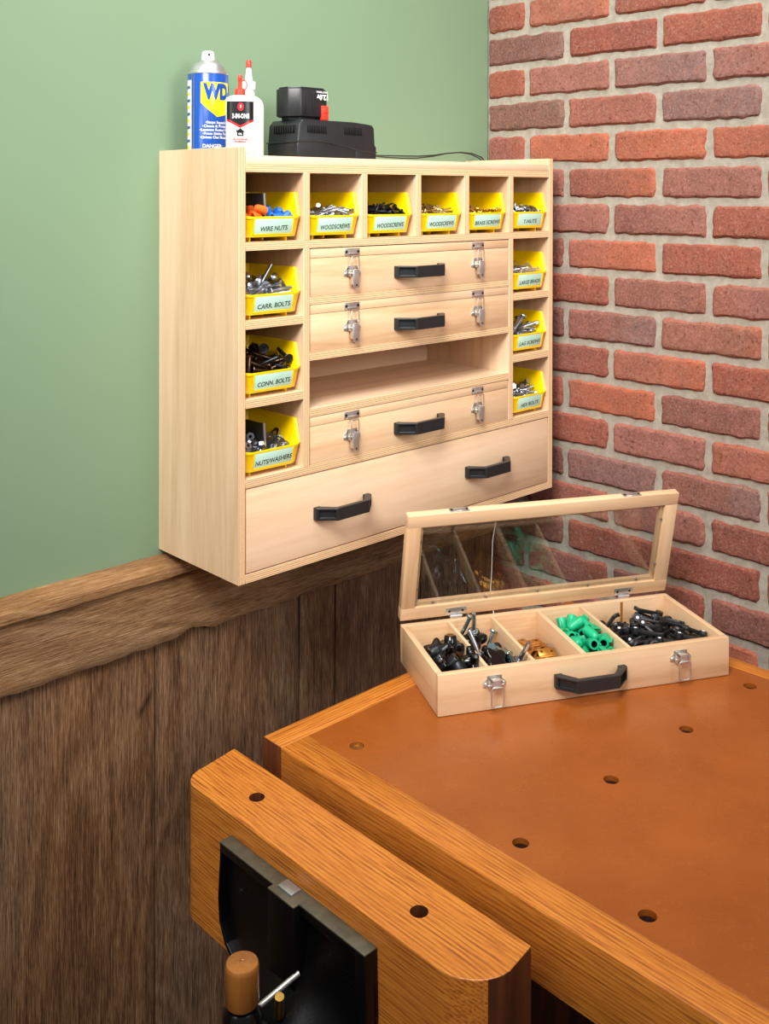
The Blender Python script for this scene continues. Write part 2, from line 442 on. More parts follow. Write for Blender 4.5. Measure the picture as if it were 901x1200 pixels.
def brick(y0, y1, z0, z1, tone, fineb):
    nu, nv = (34, 14) if fineb else (18, 8)
    hl, hh = (y0 - y1) / 2, (z1 - z0) / 2
    cy, cz = (y0 + y1) / 2, (z0 + z1) / 2
    seed = Vector((rb.uniform(-50, 50), rb.uniform(-50, 50), rb.uniform(-50, 50)))
    cr = [rb.uniform(.004, .013) for _ in range(4)]
    tilt = rb.uniform(-.006, .006); prot = rb.uniform(-.0012, .0012)
    base = [c / 255 for c in TONE[tone]]
    base2 = [c / 255 for c in TONE[rb.choice('pmrrd')]]
    band = rb.uniform(-1.2, 1.2)
    grid = []
    for j in range(nv + 1):
        row = []
        for i in range(nu + 1):
            u = -1 + 2 * i / nu; v = -1 + 2 * j / nv
            u = math.copysign(1 - (1 - abs(u)) ** 1.5, u) if fineb else u
            v = math.copysign(1 - (1 - abs(v)) ** 1.35, v) if fineb else v
            # distance in metres to the outline, rounded corners
            px, pz = abs(u) * hl, abs(v) * hh
            r = cr[(0 if u < 0 else 1) + (0 if v < 0 else 2)]
            yy, zz = u * hl, v * hh
            if px > hl - r and pz > hh - r:
                dx, dz = px - (hl - r), pz - (hh - r)
                m_ = max(dx, dz); L_ = math.hypot(dx, dz)
                k = m_ / L_ if L_ > 0 else 1
                yy = math.copysign(hl - r + dx * k, u); zz = math.copysign(hh - r + dz * k, v)
                edge = r - m_
            else: edge = min(hl - px, hh - pz)
            n = noise.noise(Vector((yy * 45, zz * 45, 0)) + seed)
            n2 = noise.noise(Vector((yy * 160, zz * 160, 3)) + seed)
            wob = (n * .0032 + n2 * .0014) * max(0, 1 - edge / .014)
            yy -= math.copysign(1, yy) * (wob + .0006) if abs(u) > abs(v) * .5 else 0
            zz -= math.copysign(1, zz) * (wob + .0006) if abs(v) > .45 else 0
            e = max(0, 1 - edge / .0075)
            x = -.001 + prot + .0105 * e ** 2.4 + n2 * .0007 + n * .0008
            co = Vector((x, cy + yy + 0, cz + zz + yy * tilt))
            row.append(b.verts.new(co))
            k = 1 / (1 + math.exp(-(u - band + n * .5) * 7))
            mixk = .5 * k
            sh = 1 + .10 * noise.noise(Vector((yy * 25, zz * 25, 9)) + seed)
            c = [(p * (1 - mixk) + q * mixk) * sh for p, q in zip(base, base2)]
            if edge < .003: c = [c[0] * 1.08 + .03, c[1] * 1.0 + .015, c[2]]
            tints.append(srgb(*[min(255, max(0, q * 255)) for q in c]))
        grid.append(row)
    for j in range(nv):
        for i in range(nu):
            b.faces.new((grid[j][i], grid[j][i + 1], grid[j + 1][i + 1], grid[j + 1][i]))
for k in range(-15, 21):
    z0 = Z0 + .713 + COURSE * k
    if z0 < -.02 or z0 > 2.55: continue
    J = JB if k % 2 == 0 else [.11] + JA
    tones = ROWS.get(k, None)
    for i in range(len(J) - 1):
        a, c_ = J[i], J[i + 1]
        if a > .05: a = -.0 + .004
        g = .0055
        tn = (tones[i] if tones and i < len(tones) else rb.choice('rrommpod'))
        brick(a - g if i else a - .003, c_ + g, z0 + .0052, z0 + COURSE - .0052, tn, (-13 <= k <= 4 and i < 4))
me = bpy.data.meshes.new('bricks')
bmesh.ops.recalc_face_normals(b, faces=b.faces[:]); b.to_mesh(me); b.free()
mo = MB(); mo.box(.0065, .12, -1.75, .11, 0, 2.6, M['mortar'])
vs = [tuple(v.co) for v in me.vertices]; fs = [list(p.vertices) for p in me.polygons]; nb_ = len(vs)
mo2 = MB(); mo2.add(vs, fs, M['brick'], True)
# a lightly uneven skin for the mortar joints
ny, nz = 150, 200; vs2 = []; fs2 = []
for j in range(nz + 1):
    for i in range(ny + 1):
        y = .002 - 1.1 * i / ny; z = Z0 - .35 + 1.6 * j / nz
        vs2.append((.0058 + .0016 * noise.noise(Vector((1, y * 40, z * 40))) + .0008 * noise.noise(Vector((5, y * 130, z * 130))), y, z))
for j in range(nz):
    for i in range(ny): a = j * (ny + 1) + i; fs2.append((a, a + 1, a + ny + 2, a + ny + 1))
mo2.add(vs2, fs2, M['mortar'], True); mo2.add(mo.v, mo.f, M['mortar'])
mo2.recalc = False
wr = setting(mo2.build('wall_right'))
at = wr.data.color_attributes.new('tint', 'FLOAT_COLOR', 'POINT')
for i in range(len(wr.data.vertices)): at.data[i].color = tints[i] if i < nb_ else (1, 1, 1, 1)

# barn-wood wainscot: planks, rail and bevelled cap
seams = [-3.3, -2.75, -2.3, -1.98, -1.7, -1.38, -1.13, -.836, -.535, -.4495, -.22, -.0]
pl = MB(); rp = random.Random(3)
def rough_board(mb, x0, x1, z0, z1, yf, yb, m, nx, nz, rough_bottom=0, amp=.0012, bow=.0, seed=0, knot=None, lip=0):
    vs = []; fs = []
    for j in range(nz + 1):
        for i in range(nx + 1):
            u, v = i / nx, j / nz
            x = x0 + (x1 - x0) * u; z = z0 + (z1 - z0) * v
            n = noise.noise(Vector((x * 9 + seed, z * 2, 0))); n2 = noise.noise(Vector((x * 60 + seed, z * 6, 4)))
            y = yf + amp * (n + .5 * n2) + bow * (2 * u - 1) ** 2
            e = min(u, 1 - u) * (x1 - x0)
            if rough_bottom == 0 and e < .004: y += .003 * (1 - e / .004)
            if rough_bottom:
                wob = rough_bottom * (noise.noise(Vector((x * 7 + 3, 0, 1))) + .7 * noise.noise(Vector((x * 38, 0, 7))))
                if abs(x + .775) < .035: wob += .010 * (1 - abs(x + .775) / .035)
                z += wob * (1 - v) ** 3
                if v < .06: y += .003
            vs.append((x, y, z))
    for j in range(nz):
        for i in range(nx): a = j * (nx + 1) + i; fs.append((a, a + 1, a + nx + 2, a + nx + 1))
    N = len(vs)
    ring = [i for i in range(nx + 1)] + [j * (nx + 1) + nx for j in range(1, nz + 1)] + [nz * (nx + 1) + i for i in range(nx - 1, -1, -1)] + [j * (nx + 1) for j in range(nz - 1, 0, -1)]
    for i in ring: p = vs[i]; vs.append((p[0], yb, p[2]))
    L_ = len(ring)
    for i in range(L_): fs.append((ring[i], N + i, N + (i + 1) % L_, ring[(i + 1) % L_]))
    mb.add(vs, fs, m, True)
tintbands = []
for i in range(len(seams) - 1):
    a, c_ = seams[i], seams[i + 1]
    g = .0018
    rough_board(pl, a + g, c_ - g, .0, Z0 - .10, -.016 + rp.uniform(-.0015, .0015), .001, M['old_z'], 24, 60, seed=i * 7.3, amp=.0014)
    k = {5: (1, .93, .84), 6: (1, .93, .84), 7: (.95, .94, .93), 8: (.96, .94, .93), 9: (.84, .80, .80), 10: (.8, .78, .78)}.get(i, (.9, .85, .82))
    tintbands.append((a, c_, k))
o = setting(pl.build('trim_3'))
def ptint(co):
    for a, c_, k in tintbands:
        if a <= co.x <= c_:
            f = 1.0
            dx, dz = co.x + .862, co.z - (Z0 - .243)
            q = abs(dx * .75 - dz * .66) / .006 + abs(dx * .66 + dz * .75) / .022
            if q < 1: f = .25
            return (k[0] * f, k[1] * f, k[2] * f, 1)
    return (.9, .9, .9, 1)
tinted(o, ptint)
rl = MB(); rough_board(rl, -3.3, -.002, Z0 - .1435, Z0 - .02, -.031, -.012, M['old_x'], 500, 16, rough_bottom=.004, amp=.0012)
o = setting(rl.build('trim_2')); tinted(o, lambda c: (1, .98, .95, 1))
cp = MB()
vs = []; fs = []; nx = 400
prof = [(-.012, -.036), (-.0395, -.0355), (-.0400, -.030), (-.0385, -.0215), (-.0130, -.0095), (0, -.0088), (0.0, -.036)]
for i in range(nx + 1):
    x = -3.3 + 3.298 * i / nx
    for y, z in prof:
        n = .0012 * noise.noise(Vector((x * 25, y * 90, z * 90))); vs.append((x, y + (n if y < -.002 else 0), Z0 + z + n * .8))
q = len(prof)
for i in range(nx):
    for j in range(q): a = i * q + j; c_ = i * q + (j + 1) % q; fs.append((a, c_, c_ + q, a + q))
fs.append(tuple(range(q))); fs.append(tuple(nx * q + j for j in range(q)))
cp.add(vs, fs, M['old_x'], True)
o = setting(cp.build('trim_1')); tinted(o, lambda c: (.98, .95, .9, 1))

# ================================================================== THE CABINET
CX, CY = -.8204, -.2229
CW, CD, CH, TH = .7604, .2229, .6541, .0125
cab = thing('storage_cabinet', 'pale plywood hardware cabinet hung on the green wall beside the brick corner', 'cabinet', (CX, CY, Z0))
def panel(name, x0, x1, y0, y1, z0, z1, thin, grain, parent=cab, bev=.0004):
    mb = MB(); mb.box(0, x1 - x0, 0, y1 - y0, 0, z1 - z0, M['maple_' + grain], bev, seg=1)
    mb.mats.append(M['ply_' + thin])
    ti = 'xyz'.index(thin)
    dims = (x1 - x0, y1 - y0, z1 - z0)
    for fi, f in enumerate(mb.f):
        ps = [Vector(mb.v[i]) for i in f]
        n = (ps[1] - ps[0]).cross(ps[2] - ps[1]).normalized()
        if abs(n[ti]) < .9: mb.mi[fi] = 1
    return mb.build(name, parent, (x0, y0, z0))
panel('side_panel', 0, TH, 0, CD, 0, CH, 'x', 'z')
panel('side_panel', CW - TH, CW, 0, CD, 0, CH, 'x', 'z')
XI0, XI1 = TH, CW - TH
panel('top_shelf', XI0, XI1, 0, CD - .006, .617, .6295, 'z', 'x')
lp = MB(); lp.box(0, XI1 - XI0, 0, .006, 0, .0125, M['maple_x'], .0006); lp.build('lip_strip', cab, (XI0, .0004, .6295))
panel('bottom_panel', XI0, XI1, 0, CD - .006, 0, TH, 'z', 'x')
panel('shelf', XI0, XI1, 0, CD - .006, .4985, .511, 'z', 'x')
panel('shelf', XI0, XI1, 0, CD - .006, .1425, .155, 'z', 'x')
bp = MB(); bp.box(0, XI1 - XI0, 0, .006, 0, .617 - TH, M['maple_x']); bp.build('back_panel', cab, (XI0, CD - .006, TH))
DIV = [.1240, .2475, .3745, .4995, .6255]
for x in DIV: panel('divider', x, x + TH, 0, CD - .006, .511, .617, 'x', 'z')
for x in (DIV[0], DIV[4]): panel('divider', x, x + TH, 0, CD - .006, .155, .4985, 'x', 'z')
for xa, xb in ((XI0, DIV[0]), (DIV[4] + TH, XI1)):
    for z in (.3805, .262): panel('shelf', xa, xb, 0, CD - .006, z, z + .0125, 'z', 'x')
for z in (.409, .3205, .2315): panel('shelf', DIV[0] + TH, DIV[4], 0, CD - .006, z, z + .0125, 'z', 'x')
dw = MB(); dw.box(.0145, CW - .0145, .0004, .013, .0145, .1405, M['maple_x'], .0012)
dw.box(.02, .032, .0125, .2, .02, .12, M['maple_y']); dw.box(CW - .032, CW - .02, .0125, .2, .02, .12, M['maple_y'])
dw.box(.032, CW - .032, .19, .2, .02, .12, M['maple_x']); dw.box(.032, CW - .032, .013, .19, .02, .026, M['maple_x'])
drawer = dw.build('drawer', cab)

def handle_mesh():
    """moulded pull: flat feet, hollowed slanting arms, flat bar; foot plane y=0, sticks out to -y"""
    h = .0099
    out = [(-.0592, 0), (-.0592, -.008), (-.0335, -.0315), (.0335, -.0315), (.0592, -.008), (.0592, 0), (.0465, 0), (.0465, -.0040), (.0290, -.0230), (-.0290, -.0230), (-.0465, -.0040), (-.0465, 0)]
    mb = MB(); mb.prism(out, -h, h, M['black'], 'z', .0009)
    return mb
def make_handle(parent, loc):
    o = handle_mesh().build('handle', parent, loc)
    cs = []
    for s in (-1, 1):                # hollow in the outer face of each slanting arm
        a = Vector((s * .0592, -.008, 0)); c_ = Vector((s * .0335, -.0315, 0)); mid = (a + c_) / 2
        d = (c_ - a).normalized()
        X = T(*mid) @ R(math.atan2(d.y, d.x), 'Z')
        k = MB().box(-.0140, .0140, -.0052, .0052, -.0070, .0070, M['black'], .0008, X).build('cutter', parent, loc); cs.append(k)
    bpy.context.view_layer.update()
    boolean_cut(o, cs)
    return o
hp = make_handle(drawer, (.2035, .0004, .0775))
h2 = hp.copy(); col.objects.link(h2); h2.parent = drawer; h2.location = (.5605, .0004, .0775)
HMESH = hp.data

# ================================================================== CARRY CASES
CL, CDp, CHt, LT = .485, .1884, .0600, .0145
def latch_body(parent, x, open_):
    """base with cheeks and rivets; the bail and lever hang on it. y=0 is the case front"""
    mb = MB(); z = .033 if not open_ else .0385
    mb.box(-.0115, .0115, -.0012, 0, -.006, .012, M['steel'], .0005)
    for s in (-1, 1):
        mb.box(s * .0098 - .0007, s * .0098 + .0007, -.009, 0, -.005, .006, M['steel'], .0004)
        mb.lathe([(.0034, 0), (.0034, .0012), (.002, .0022)], M['steel'], 12, T(s * .0145, -.0005, -.001) @ R(PI / 2, 'X'))
        mb.prism([(s * .009, -.006), (s * .018, -.004), (s * .018, .002), (s * .009, .010)], -.0012, 0, M['steel'], 'y')
    mb.tube([(-.0125, -.0065, 0), (.0125, -.0065, 0)], .0019, M['steel'], 10)
    la = mb.build('latch', parent, (x, 0, z))
    # lever: a bent strip
    lv = MB()
    if open_:
        pts = [(-.0060, .0010), (-.0125, .0065), (-.0165, .0050), (-.0175, .0015)]
        lv.box(-.0066, .0066, -.0128, -.0112, -.0045, .0085, M['steel'], .0005)
        lv.box(-.0066, .0066, -.0128, -.0030, .0075, .0090, M['steel'], .0005)
        lv.build('latch_lever', la)
        r = .0011; path = []
        W_, z1, z2 = .0095, -.001, -.0290
        for (cx, cz, a0) in ((W_ - .004, z1 - .004, 90), (W_ - .004, z2 + .004, 0), (-W_ + .004, z2 + .004, -90), (-W_ + .004, z1 - .004, 180)):
            for q in range(5):
                a = math.radians(a0 - q * 22.5); path.append((cx + .004 * math.cos(a), -.0135 - .000 * q, cz + .004 * math.sin(a)))
        MB().tube(path, .0012, M['steel'], 8, True).build('latch_bail', la)
    else:
        lv.box(-.0062, .0062, -.0118, -.0104, -.0235, .0065, M['steel'], .0006)
        for s in (-1, 1): lv.box(s * .0062 - .0006, s * .0062 + .0006, -.0112, -.004, -.018, .0055, M['steel'], .0003)
        lv.lathe([(.0016, 0), (.0016, .0004)], M['darksteel'], 10, T(0, -.0118, -.019) @ R(PI / 2, 'X'))
        lv.build('latch_lever', la)
        path = [(-.0085, -.0065, -.002), (-.0085, -.0085, .012), (-.0080, -.0085, .0255), (-.0065, -.0085, .0272), (.0065, -.0085, .0272), (.0080, -.0085, .0255), (.0085, -.0085, .012), (.0085, -.0065, -.002)]
        MB().tube(path, .0011, M['steel'], 8).build('latch_bail', la)
    return la
def make_case(name, label, cat, loc, rz, open_, group=None):
    root = thing(name, label, cat, loc, rz, group)
    t_ = .0095
    body = MB()
    body.box(0, CL, 0, .011, 0, CHt, M['case_x'], .0008)
    body.box(0, CL, CDp - .011, CDp, 0, CHt, M['case_x'], .0008)
    body.box(0, t_, .0108, CDp - .0108, 0, CHt, M['case_y'], .0005)
    body.box(CL - t_, CL, .0108, CDp - .0108, 0, CHt, M['case_y'], .0005)
    body.box(t_ - .001, CL - t_ + .001, .010, CDp - .010, .001, .006, M['maple_x'])
    body.build('case_body', root)
    if open_:
        for i, x in enumerate((.0805, .1555, .2390, .3165)):
            wd = .0055 if i != 2 else .0085
            d = MB().box(-wd / 2, wd / 2, .0112, CDp - .0112, .0062, CHt - .0008, M['case_y'], .0004).build('divider', root, (x, 0, 0))
        g = MB().box(-.0028, .0028, -.0014, -.0002, .0062, CHt - .001, M['bronze'], .0003)   # dado left empty in the rear wall
        g = MB().box(-.0022, .0022, -.0009, .0002, .0070, CHt - .0022, M['knobwood']).build('divider_slot', root, (.3935, CDp - .011, 0))
    h = bpy.data.objects.new('handle', HMESH); col.objects.link(h); h.parent = root; h.location = (CL / 2, 0, .0300)
    for x in (.0875, .3975): latch_body(root, x, open_)
    # lid: origin on the hinge line, reaching to -y when closed
    lf = MB(); wR = .0215; wS = .0235
    def rail(x0, x1, y0, y1, m):
        lf.box(x0, x1, y0, y1, 0, LT, M[m], .0007)
    rail(0, CL, -wR, 0, 'case_x'); rail(0, CL, -CDp, -CDp + wR, 'case_x')
    rail(0, wS, -CDp + wR - .0003, -wR + .0003, 'case_y'); rail(CL - wS, CL, -CDp + wR - .0003, -wR + .0003, 'case_y')
    # rebate ledge that carries the pane
    e = .0055
    lf.box(wS - .001, CL - wS + .001, -wR - e, -wR + .0005, .0065, LT - .0006, M['case_x'], .0003); lf.box(wS - .001, CL - wS + .001, -CDp + wR - .0005, -CDp + wR + e, .0065, LT - .0006, M['case_x'], .0003)
    lf.box(wS - .0005, wS + e, -CDp + wR + e - .0005, -wR - e + .0005, .0065, LT - .0006, M['case_y'], .0003); lf.box(CL - wS - e, CL - wS + .0005, -CDp + wR + e - .0005, -wR - e + .0005, .0065, LT - .0006, M['case_y'], .0003)
    th = math.radians(-76.34) if open_ else 0
    lid = lf.build('lid', root, (0, CDp, CHt + (.0045 if open_ else .0006)), (th, 0, 0))
    if open_:
        pn = MB(); pn.box(wS + .0006, CL - wS - .0006, -CDp + wR + .0006, -wR - .0006, .0040, .0064, M['acrylic']); pn.build('lid_pane', lid)
        pts = [(x, -CDp + .0235) for x in (.059, .152, .246, .340, .434)] + [(x, -.0265 + .001) for x in (.055, .148, .241, .334, .427)] + [(wS + .0020, y) for y in (-.139, -.053)] + [(CL - wS - .0020, y) for y in (-.139, -.053)]
        for x, y in pts:
            sw = MB(); sw.lathe([(.0023, 0), (.0021, .0010), (.0010, .0014)], M['zinc'], 12, R(PI, 'X'))
            sw.box(-.0016, .0016, -.0003, .0003, -.0015, -.0011, M['black']); sw.build('pane_screw', lid, (x, y, .0040))
        for x in (.095, .402):
            hg = MB()
            hg.box(-.0175, .0175, -.0150, -.0020, -.0013, -.0002, M['alu'], .0003)
            for s in (-1, 1): hg.lathe([(.0024, 0), (.0018, .0008)], M['darksteel'], 10, T(s * .0115, -.0085, -.0012) @ R(PI, 'X'))
            hg.tube([(-.0105, -.0005, -.0028), (.0105, -.0005, -.0028)], .0021, M['alu'], 10)
            hg.box(-.0100, .0100, -.0018, .006, -.0036, -.0028, M['alu'], .0003, T(0, 0, 0))
            hg.build('hinge', lid, (x, 0, 0))
    for x in (.0875, .3975):                                  # strike the bail hooks over, on the lid's front edge
        st = MB()
        st.box(-.0165, .0165, -.0012, 0, -.0058, .0058, M['steel'], .0005)
        st.box(-.0100, .0100, -.0045, -.0008, -.0040, -.0022, M['steel'], .0004)
        for s in (-1, 1): st.lathe([(.0026, 0), (.0020, .0012)], M['darksteel'], 12, T(s * .0128, -.0010, 0) @ R(PI / 2, 'X'))
        st.build('strike_plate', lid, (x, -CDp, LT * .5))
    return root
CASEG = None
for z, lab in ((.4215, 'closed maple case with black handle, topmost of the three stored in the cabinet'),
               (.3330, 'closed maple case with black handle, directly above the empty cabinet compartment'),
               (.1550, 'closed maple case with black handle, below the empty compartment and above the wide drawer')):
    make_case('parts_case', lab, 'case', (CX + .1382, CY + .0008, Z0 + z + .0003), 0, False, 'closed cases in the cabinet')
BQ = (-.6354, -.4564, -.1742, -.47973)
BZ = Z0 - .1742
case = make_case('parts_case', 'open maple case with clear lid, on the workbench, full of sorted hardware', 'case', (BQ[0], BQ[1], BZ + .0003), BQ[3], True)
cm = Matrix.Translation((BQ[0], BQ[1], BZ + .0003)) @ R(BQ[3], 'Z')
cd = MB(); lm = cm @ T(0, CDp, CHt + .0045) @ R(math.radians(-76.34), 'X')
pts = [lm @ Vector((.158, -CDp + .024, .0158)), lm @ Vector((.1565, -.12, .0185)), lm @ Vector((.1600, -.06, .017)), lm @ Vector((.1610, -.02, .0165)), cm @ Vector((.163, CDp + .0010, CHt + .001)), cm @ Vector((.163, CDp + .0011, CHt - .03)), cm @ Vector((.164, CDp + .0011, .004))]
cd.tube(pts, .0007, M['white_p'], 6)
tag(cd.build('support_cord'), 'thin pale cord behind the clear lid holding it up', 'cord')

# ================================================================== WORKBENCH
bx0, bx1, by1, by0 = -.8516, -.1430, -.3250, -1.66
BT = .0795
bench = thing('workbench', 'oak framed workbench with an orange brown dog-holed top, in the corner', 'workbench', (bx0, by1, BZ))
def bpart(name, x0, x1, y0, y1, z0, z1, m, bev=.0012):
    mb = MB(); mb.box(x0 - bx0, x1 - bx0, y0 - by1, y1 - by1, z0, z1, m, bev); return mb
FW_ = .0485
fb = bpart('f', bx0, bx1, by1 - .0405, by1, -BT, 0, M['oak_x'])
fb.mats.append(M['oak_end'])
for i, f in enumerate(fb.f):
    if all(fb.v[k][0] < .0015 for k in f): fb.mi[i] = 1
fb.build('rear_rail', bench)
bpart('f', bx0, bx0 + FW_, by0, by1 - .0406, -BT, 0, M['oak_y']).build('side_rail', bench)
bpart('f', bx1 - .030, bx1, by0, by1 - .0406, -BT, 0, M['oak_y']).build('side_rail', bench)
sf = bpart('f', bx0 + FW_ + .0003, bx1 - .0303, by0, by1 - .0409, -.0075, -.0006, M['hardboard'], .0004).build('bench_surface', bench)
HO = [(-.7754, -.7228), (-.5872, -.7201), (-.4023, -.7204), (-.2140, -.7200), (-.7745, -.8925), (-.772, -.4325),
      (-.772, -1.085), (-.772, -1.25), (-.587, -1.02), (-.402, -1.02), (-.214, -1.02)]
cs = []
for x, y in HO:
    k = cutter(x - bx0, y - by1, -.06, .02, .0100, M['hardboard']); k.parent = bench; cs.append(k)
bpy.context.view_layer.update()
boolean_cut(sf, cs)
for x, y in HO:                             # thick core under the surface: round sleeve, coloured dark for the shade inside each dog hole
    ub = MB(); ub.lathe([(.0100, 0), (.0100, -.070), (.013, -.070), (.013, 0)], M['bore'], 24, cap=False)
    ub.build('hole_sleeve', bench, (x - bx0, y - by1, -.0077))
for xx, yy in ((bx0 + .10, by1 - .12), (bx1 - .16, by1 - .12), (bx0 + .10, by0 + .06), (bx1 - .16, by0 + .06)):
    MB().box(0, .085, 0, .085, -(BZ - 0), -.080, M['oak_end'], .002).build('leg', bench, (xx - bx0, yy - by1, 0))
MB().box(.185, bx1 - bx0 - .16, -.115, -.080, -.158, -.080, M['oak_x'], .002).build('apron', bench)
MB().box(.11, .145, by0 - by1 + .145, -.120, -.158, -.080, M['oak_y'], .002).build('apron', bench)
d = MB(); d.lathe([(.0094, -.030), (.0094, -.0022), (.0088, -.0014), (.0070, -.0014), (.0066, -.0028), (.0015, -.0030)], M['gold'], 24)
tag(d.build('bench_dog', None, (-.772, -.4325, BZ)), 'round brass bench dog sunk in the hole nearest the wood panelling', 'bench dog')

# ------------------------------------------------------------------ vise
vz = BZ
vise = thing('bench_vise', 'woodworking vise with thick oak jaw and black iron casting on the bench side', 'vise', (-.99, -.58, vz))
XO, XN = -.9895, -.8985
out = [(XN, -.3225), (XN, -.8365), (-.9400, -.8432)]
for i in range(1, 10):
    a = PI / 2 * i / 9; out.append((-.9400 - .0495 * math.sin(a), -.7900 - .0532 * math.cos(a) * 1.0))
for i in range(0, 9):
    a = PI / 2 * i / 8; out.append((-.9560 - .0335 * math.cos(a), -.3620 + .0290 * math.sin(a)))
out = [(x + .99, y + .58) for x, y in out]
jw = MB(); jw.prism(out, -.173, 0, M['oak_y'], 'z', .0012)
jw.mats.append(M['oak_end'])
for i, f in enumerate(jw.f):
    ys = [jw.v[k][1] for k in f]
    ps = [Vector(jw.v[k]) for k in f]; n = (ps[1] - ps[0]).cross(ps[2] - ps[1]).normalized()
    if abs(n.z) < .5 and max(ys) < -.2555 and abs(n.y) > .7: jw.mi[i] = 1  # near end of the jaw: end grain with its shade painted in
jaw = jw.build('jaw', vise)
cs = []
for y in (-.4372, -.7233):
    k = cutter(-.9452 + .99, y + .58, -.09, .02, .0100, M['oak_end']); k.parent = vise; cs.append(k)
bpy.context.view_layer.update(); boolean_cut(jaw, cs)
# iron casting: profile in the y-z plane, hollowed into two bays either side of a rib
def yz(y, z): return (y + .58, z - (-.1742))
cast = MB()
X1 = -.0180                                   # outer face, local x of casting (jaw face is local 0)
ol = [yz(-.4465, -.2003), yz(-.4440, -.235), yz(-.4415, -.270), yz(-.4440, -.297), yz(-.4560, -.320), yz(-.4800, -.338), yz(-.515, -.352), yz(-.56, -.362), yz(-.60, -.362), yz(-.645, -.352), yz(-.675, -.338), yz(-.697, -.320), yz(-.707, -.297), yz(-.7085, -.270), yz(-.7075, -.235), yz(-.7065, -.2003)]
cast.prism(ol, -.0070, .0004, M['iron'], 'x', .0008)
def strip(pts, w_, x0, x1, m):
    for (a, c_) in zip(pts, pts[1:]):
        d_ = (Vector(c_) - Vector(a)).normalized(); n_ = Vector((-d_.y, d_.x)) * w_
        cast.prism([tuple(Vector(a)), tuple(Vector(c_)), tuple(Vector(c_) + n_), tuple(Vector(a) + n_)], x0, x1, m, 'x', .0006)
# machined top edge, rim walls, rib
cast.prism([yz(-.4465, -.1985), yz(-.7065, -.1985), yz(-.7065, -.2005), yz(-.4465, -.2005)], X1, .0004, M['ground'], 'x', .0006)
cast.prism([yz(-.4467, -.2003), yz(-.7063, -.2003), yz(-.7063, -.2110), yz(-.4467, -.2110)], X1 + .0004, 0, M['iron'], 'x', .0008)
cast.prism([yz(-.4466, -.2010), yz(-.4440, -.235), yz(-.4415, -.270), yz(-.4440, -.297), yz(-.4560, -.320), yz(-.4800, -.338), yz(-.515, -.352), yz(-.515, -.346), yz(-.4830, -.333), yz(-.4600, -.316), yz(-.4482, -.297), yz(-.4455, -.270), yz(-.4480, -.235), yz(-.4505, -.2010)], X1 + .001, 0, M['iron'], 'x', .001)
cast.prism([yz(-.7064, -.2010), yz(-.7075, -.235), yz(-.7085, -.270), yz(-.707, -.297), yz(-.692, -.297), yz(-.692, -.2010)], X1, 0, M['iron'], 'x', .001)
cast.prism([yz(-.5535, -.1982), yz(-.6000, -.1982), yz(-.6000, -.2003), yz(-.5535, -.2003)], -.0265, 0, M['ground'], 'x', .0006)
cast.prism([yz(-.5535, -.2002), yz(-.6000, -.2002), yz(-.6030, -.345), yz(-.5505, -.345)], -.0262, 0, M['iron'], 'x', .0015)
# swelling towards the screw boss: a lofted mound in each bay
vs = []; fs = []; ny_, nz_ = 48, 30
for j in range(nz_ + 1):
    for i in range(ny_ + 1):
        y = .128 - .246 * i / ny_ - .000; z = -.150 + .125 * j / nz_ - .02
        d_ = math.hypot((y + .0) / 1.25, (z + .178))
        x = -.0075 - .055 * math.exp(-(d_ / .062) ** 2.6)
        r_ = 1 - max(0, (abs(y + .0) - .108) / .02) ** 2
        vs.append((x if r_ > 0 else -.0075, y, z))
for j in range(nz_):
    for i in range(ny_): a = j * (ny_ + 1) + i; fs.append((a, a + 1, a + ny_ + 2, a + ny_ + 1))
cast.add(vs, fs, M['iron'], True)
# raised cast lettering, worn to dots
rc = random.Random(8)
for (yc, zc, nr, ncol) in ((-.500, -.238, 4, 13), (-.650, -.240, 5, 15)):
    for r_ in range(nr):
        for c_ in range(ncol):
            if rc.random() < .25: continue
            y = yc + .028 - c_ * .0045 + rc.uniform(-.001, .001); z = zc - r_ * .009 + rc.uniform(-.0025, .0025)
            y, z = yz(y, z)
            cast.lathe([(.0013, 0), (.0009, .0009)], M['blackgloss'], 7, T(-.0068, y, z) @ R(-PI / 2, 'Y'))
for (yc, zc) in ((-.476, -.250), (-.690, -.283)):
    y, z = yz(yc, zc); cast.lathe([(.0045, 0), (.0040, .0016), (.0012, .0024)], M['darksteel'], 16, T(-.0068, y, z) @ R(-PI / 2, 'Y'))
cast.recalc = True
cast.build('casting', vise)
MB().box(-.0180, .0015 - .0045, -.0052 - .0, .0195, -.0245, -.0215, M['dog'], .0008).build('vise_dog', vise, (0, .0, 0))
bs = MB()
bs.lathe([(.036, 0), (.037, .02), (.030, .045), (.026, .085), (.024, .095)], M['iron'], 32, T(-.02, -.003, -.178) @ R(-PI / 2, 'Y'))
bs.build('screw_boss', vise)
hb = MB()
hx, hy = -1.082 + .99, -.596 + .58
hb.tube([(hx, hy, -.124), (hx, hy, -.52)], .0105, M['blackgloss'], 20)
hb.lathe([(.0200, -.122), (.0210, -.114), (.0202, -.104), (.0165, -.0985)], M['blackgloss'], 28, T(hx, hy, 0))
hb.build('handle_bar', vise)
kb = MB(); kb.lathe([(.0165, -.0960), (.0182, -.0935), (.0181, -.0575), (.0177, -.0545), (.0166, -.0526), (.0100, -.0520), (.0032, -.0520), (.0026, -.0526)], M['knobwood'], 32)
kb.build('handle_knob', vise, (hx, hy, 0))
rd = MB(); rd.tube([(-.020, -.062 + .040, -.098), (-.070, -.010, -.118)], .0032, M['steel'], 12)
rd.tube([(-.050, -.026, -.106), (-.046, -.020, -.132)], .0052, M['brass'], 12)
rd.build('release_pin', vise)
MB().tube([(-.1, -.003, -.178), (.30, -.003, -.178)], .014, M['darksteel'], 20).build('vise_screw', vise)
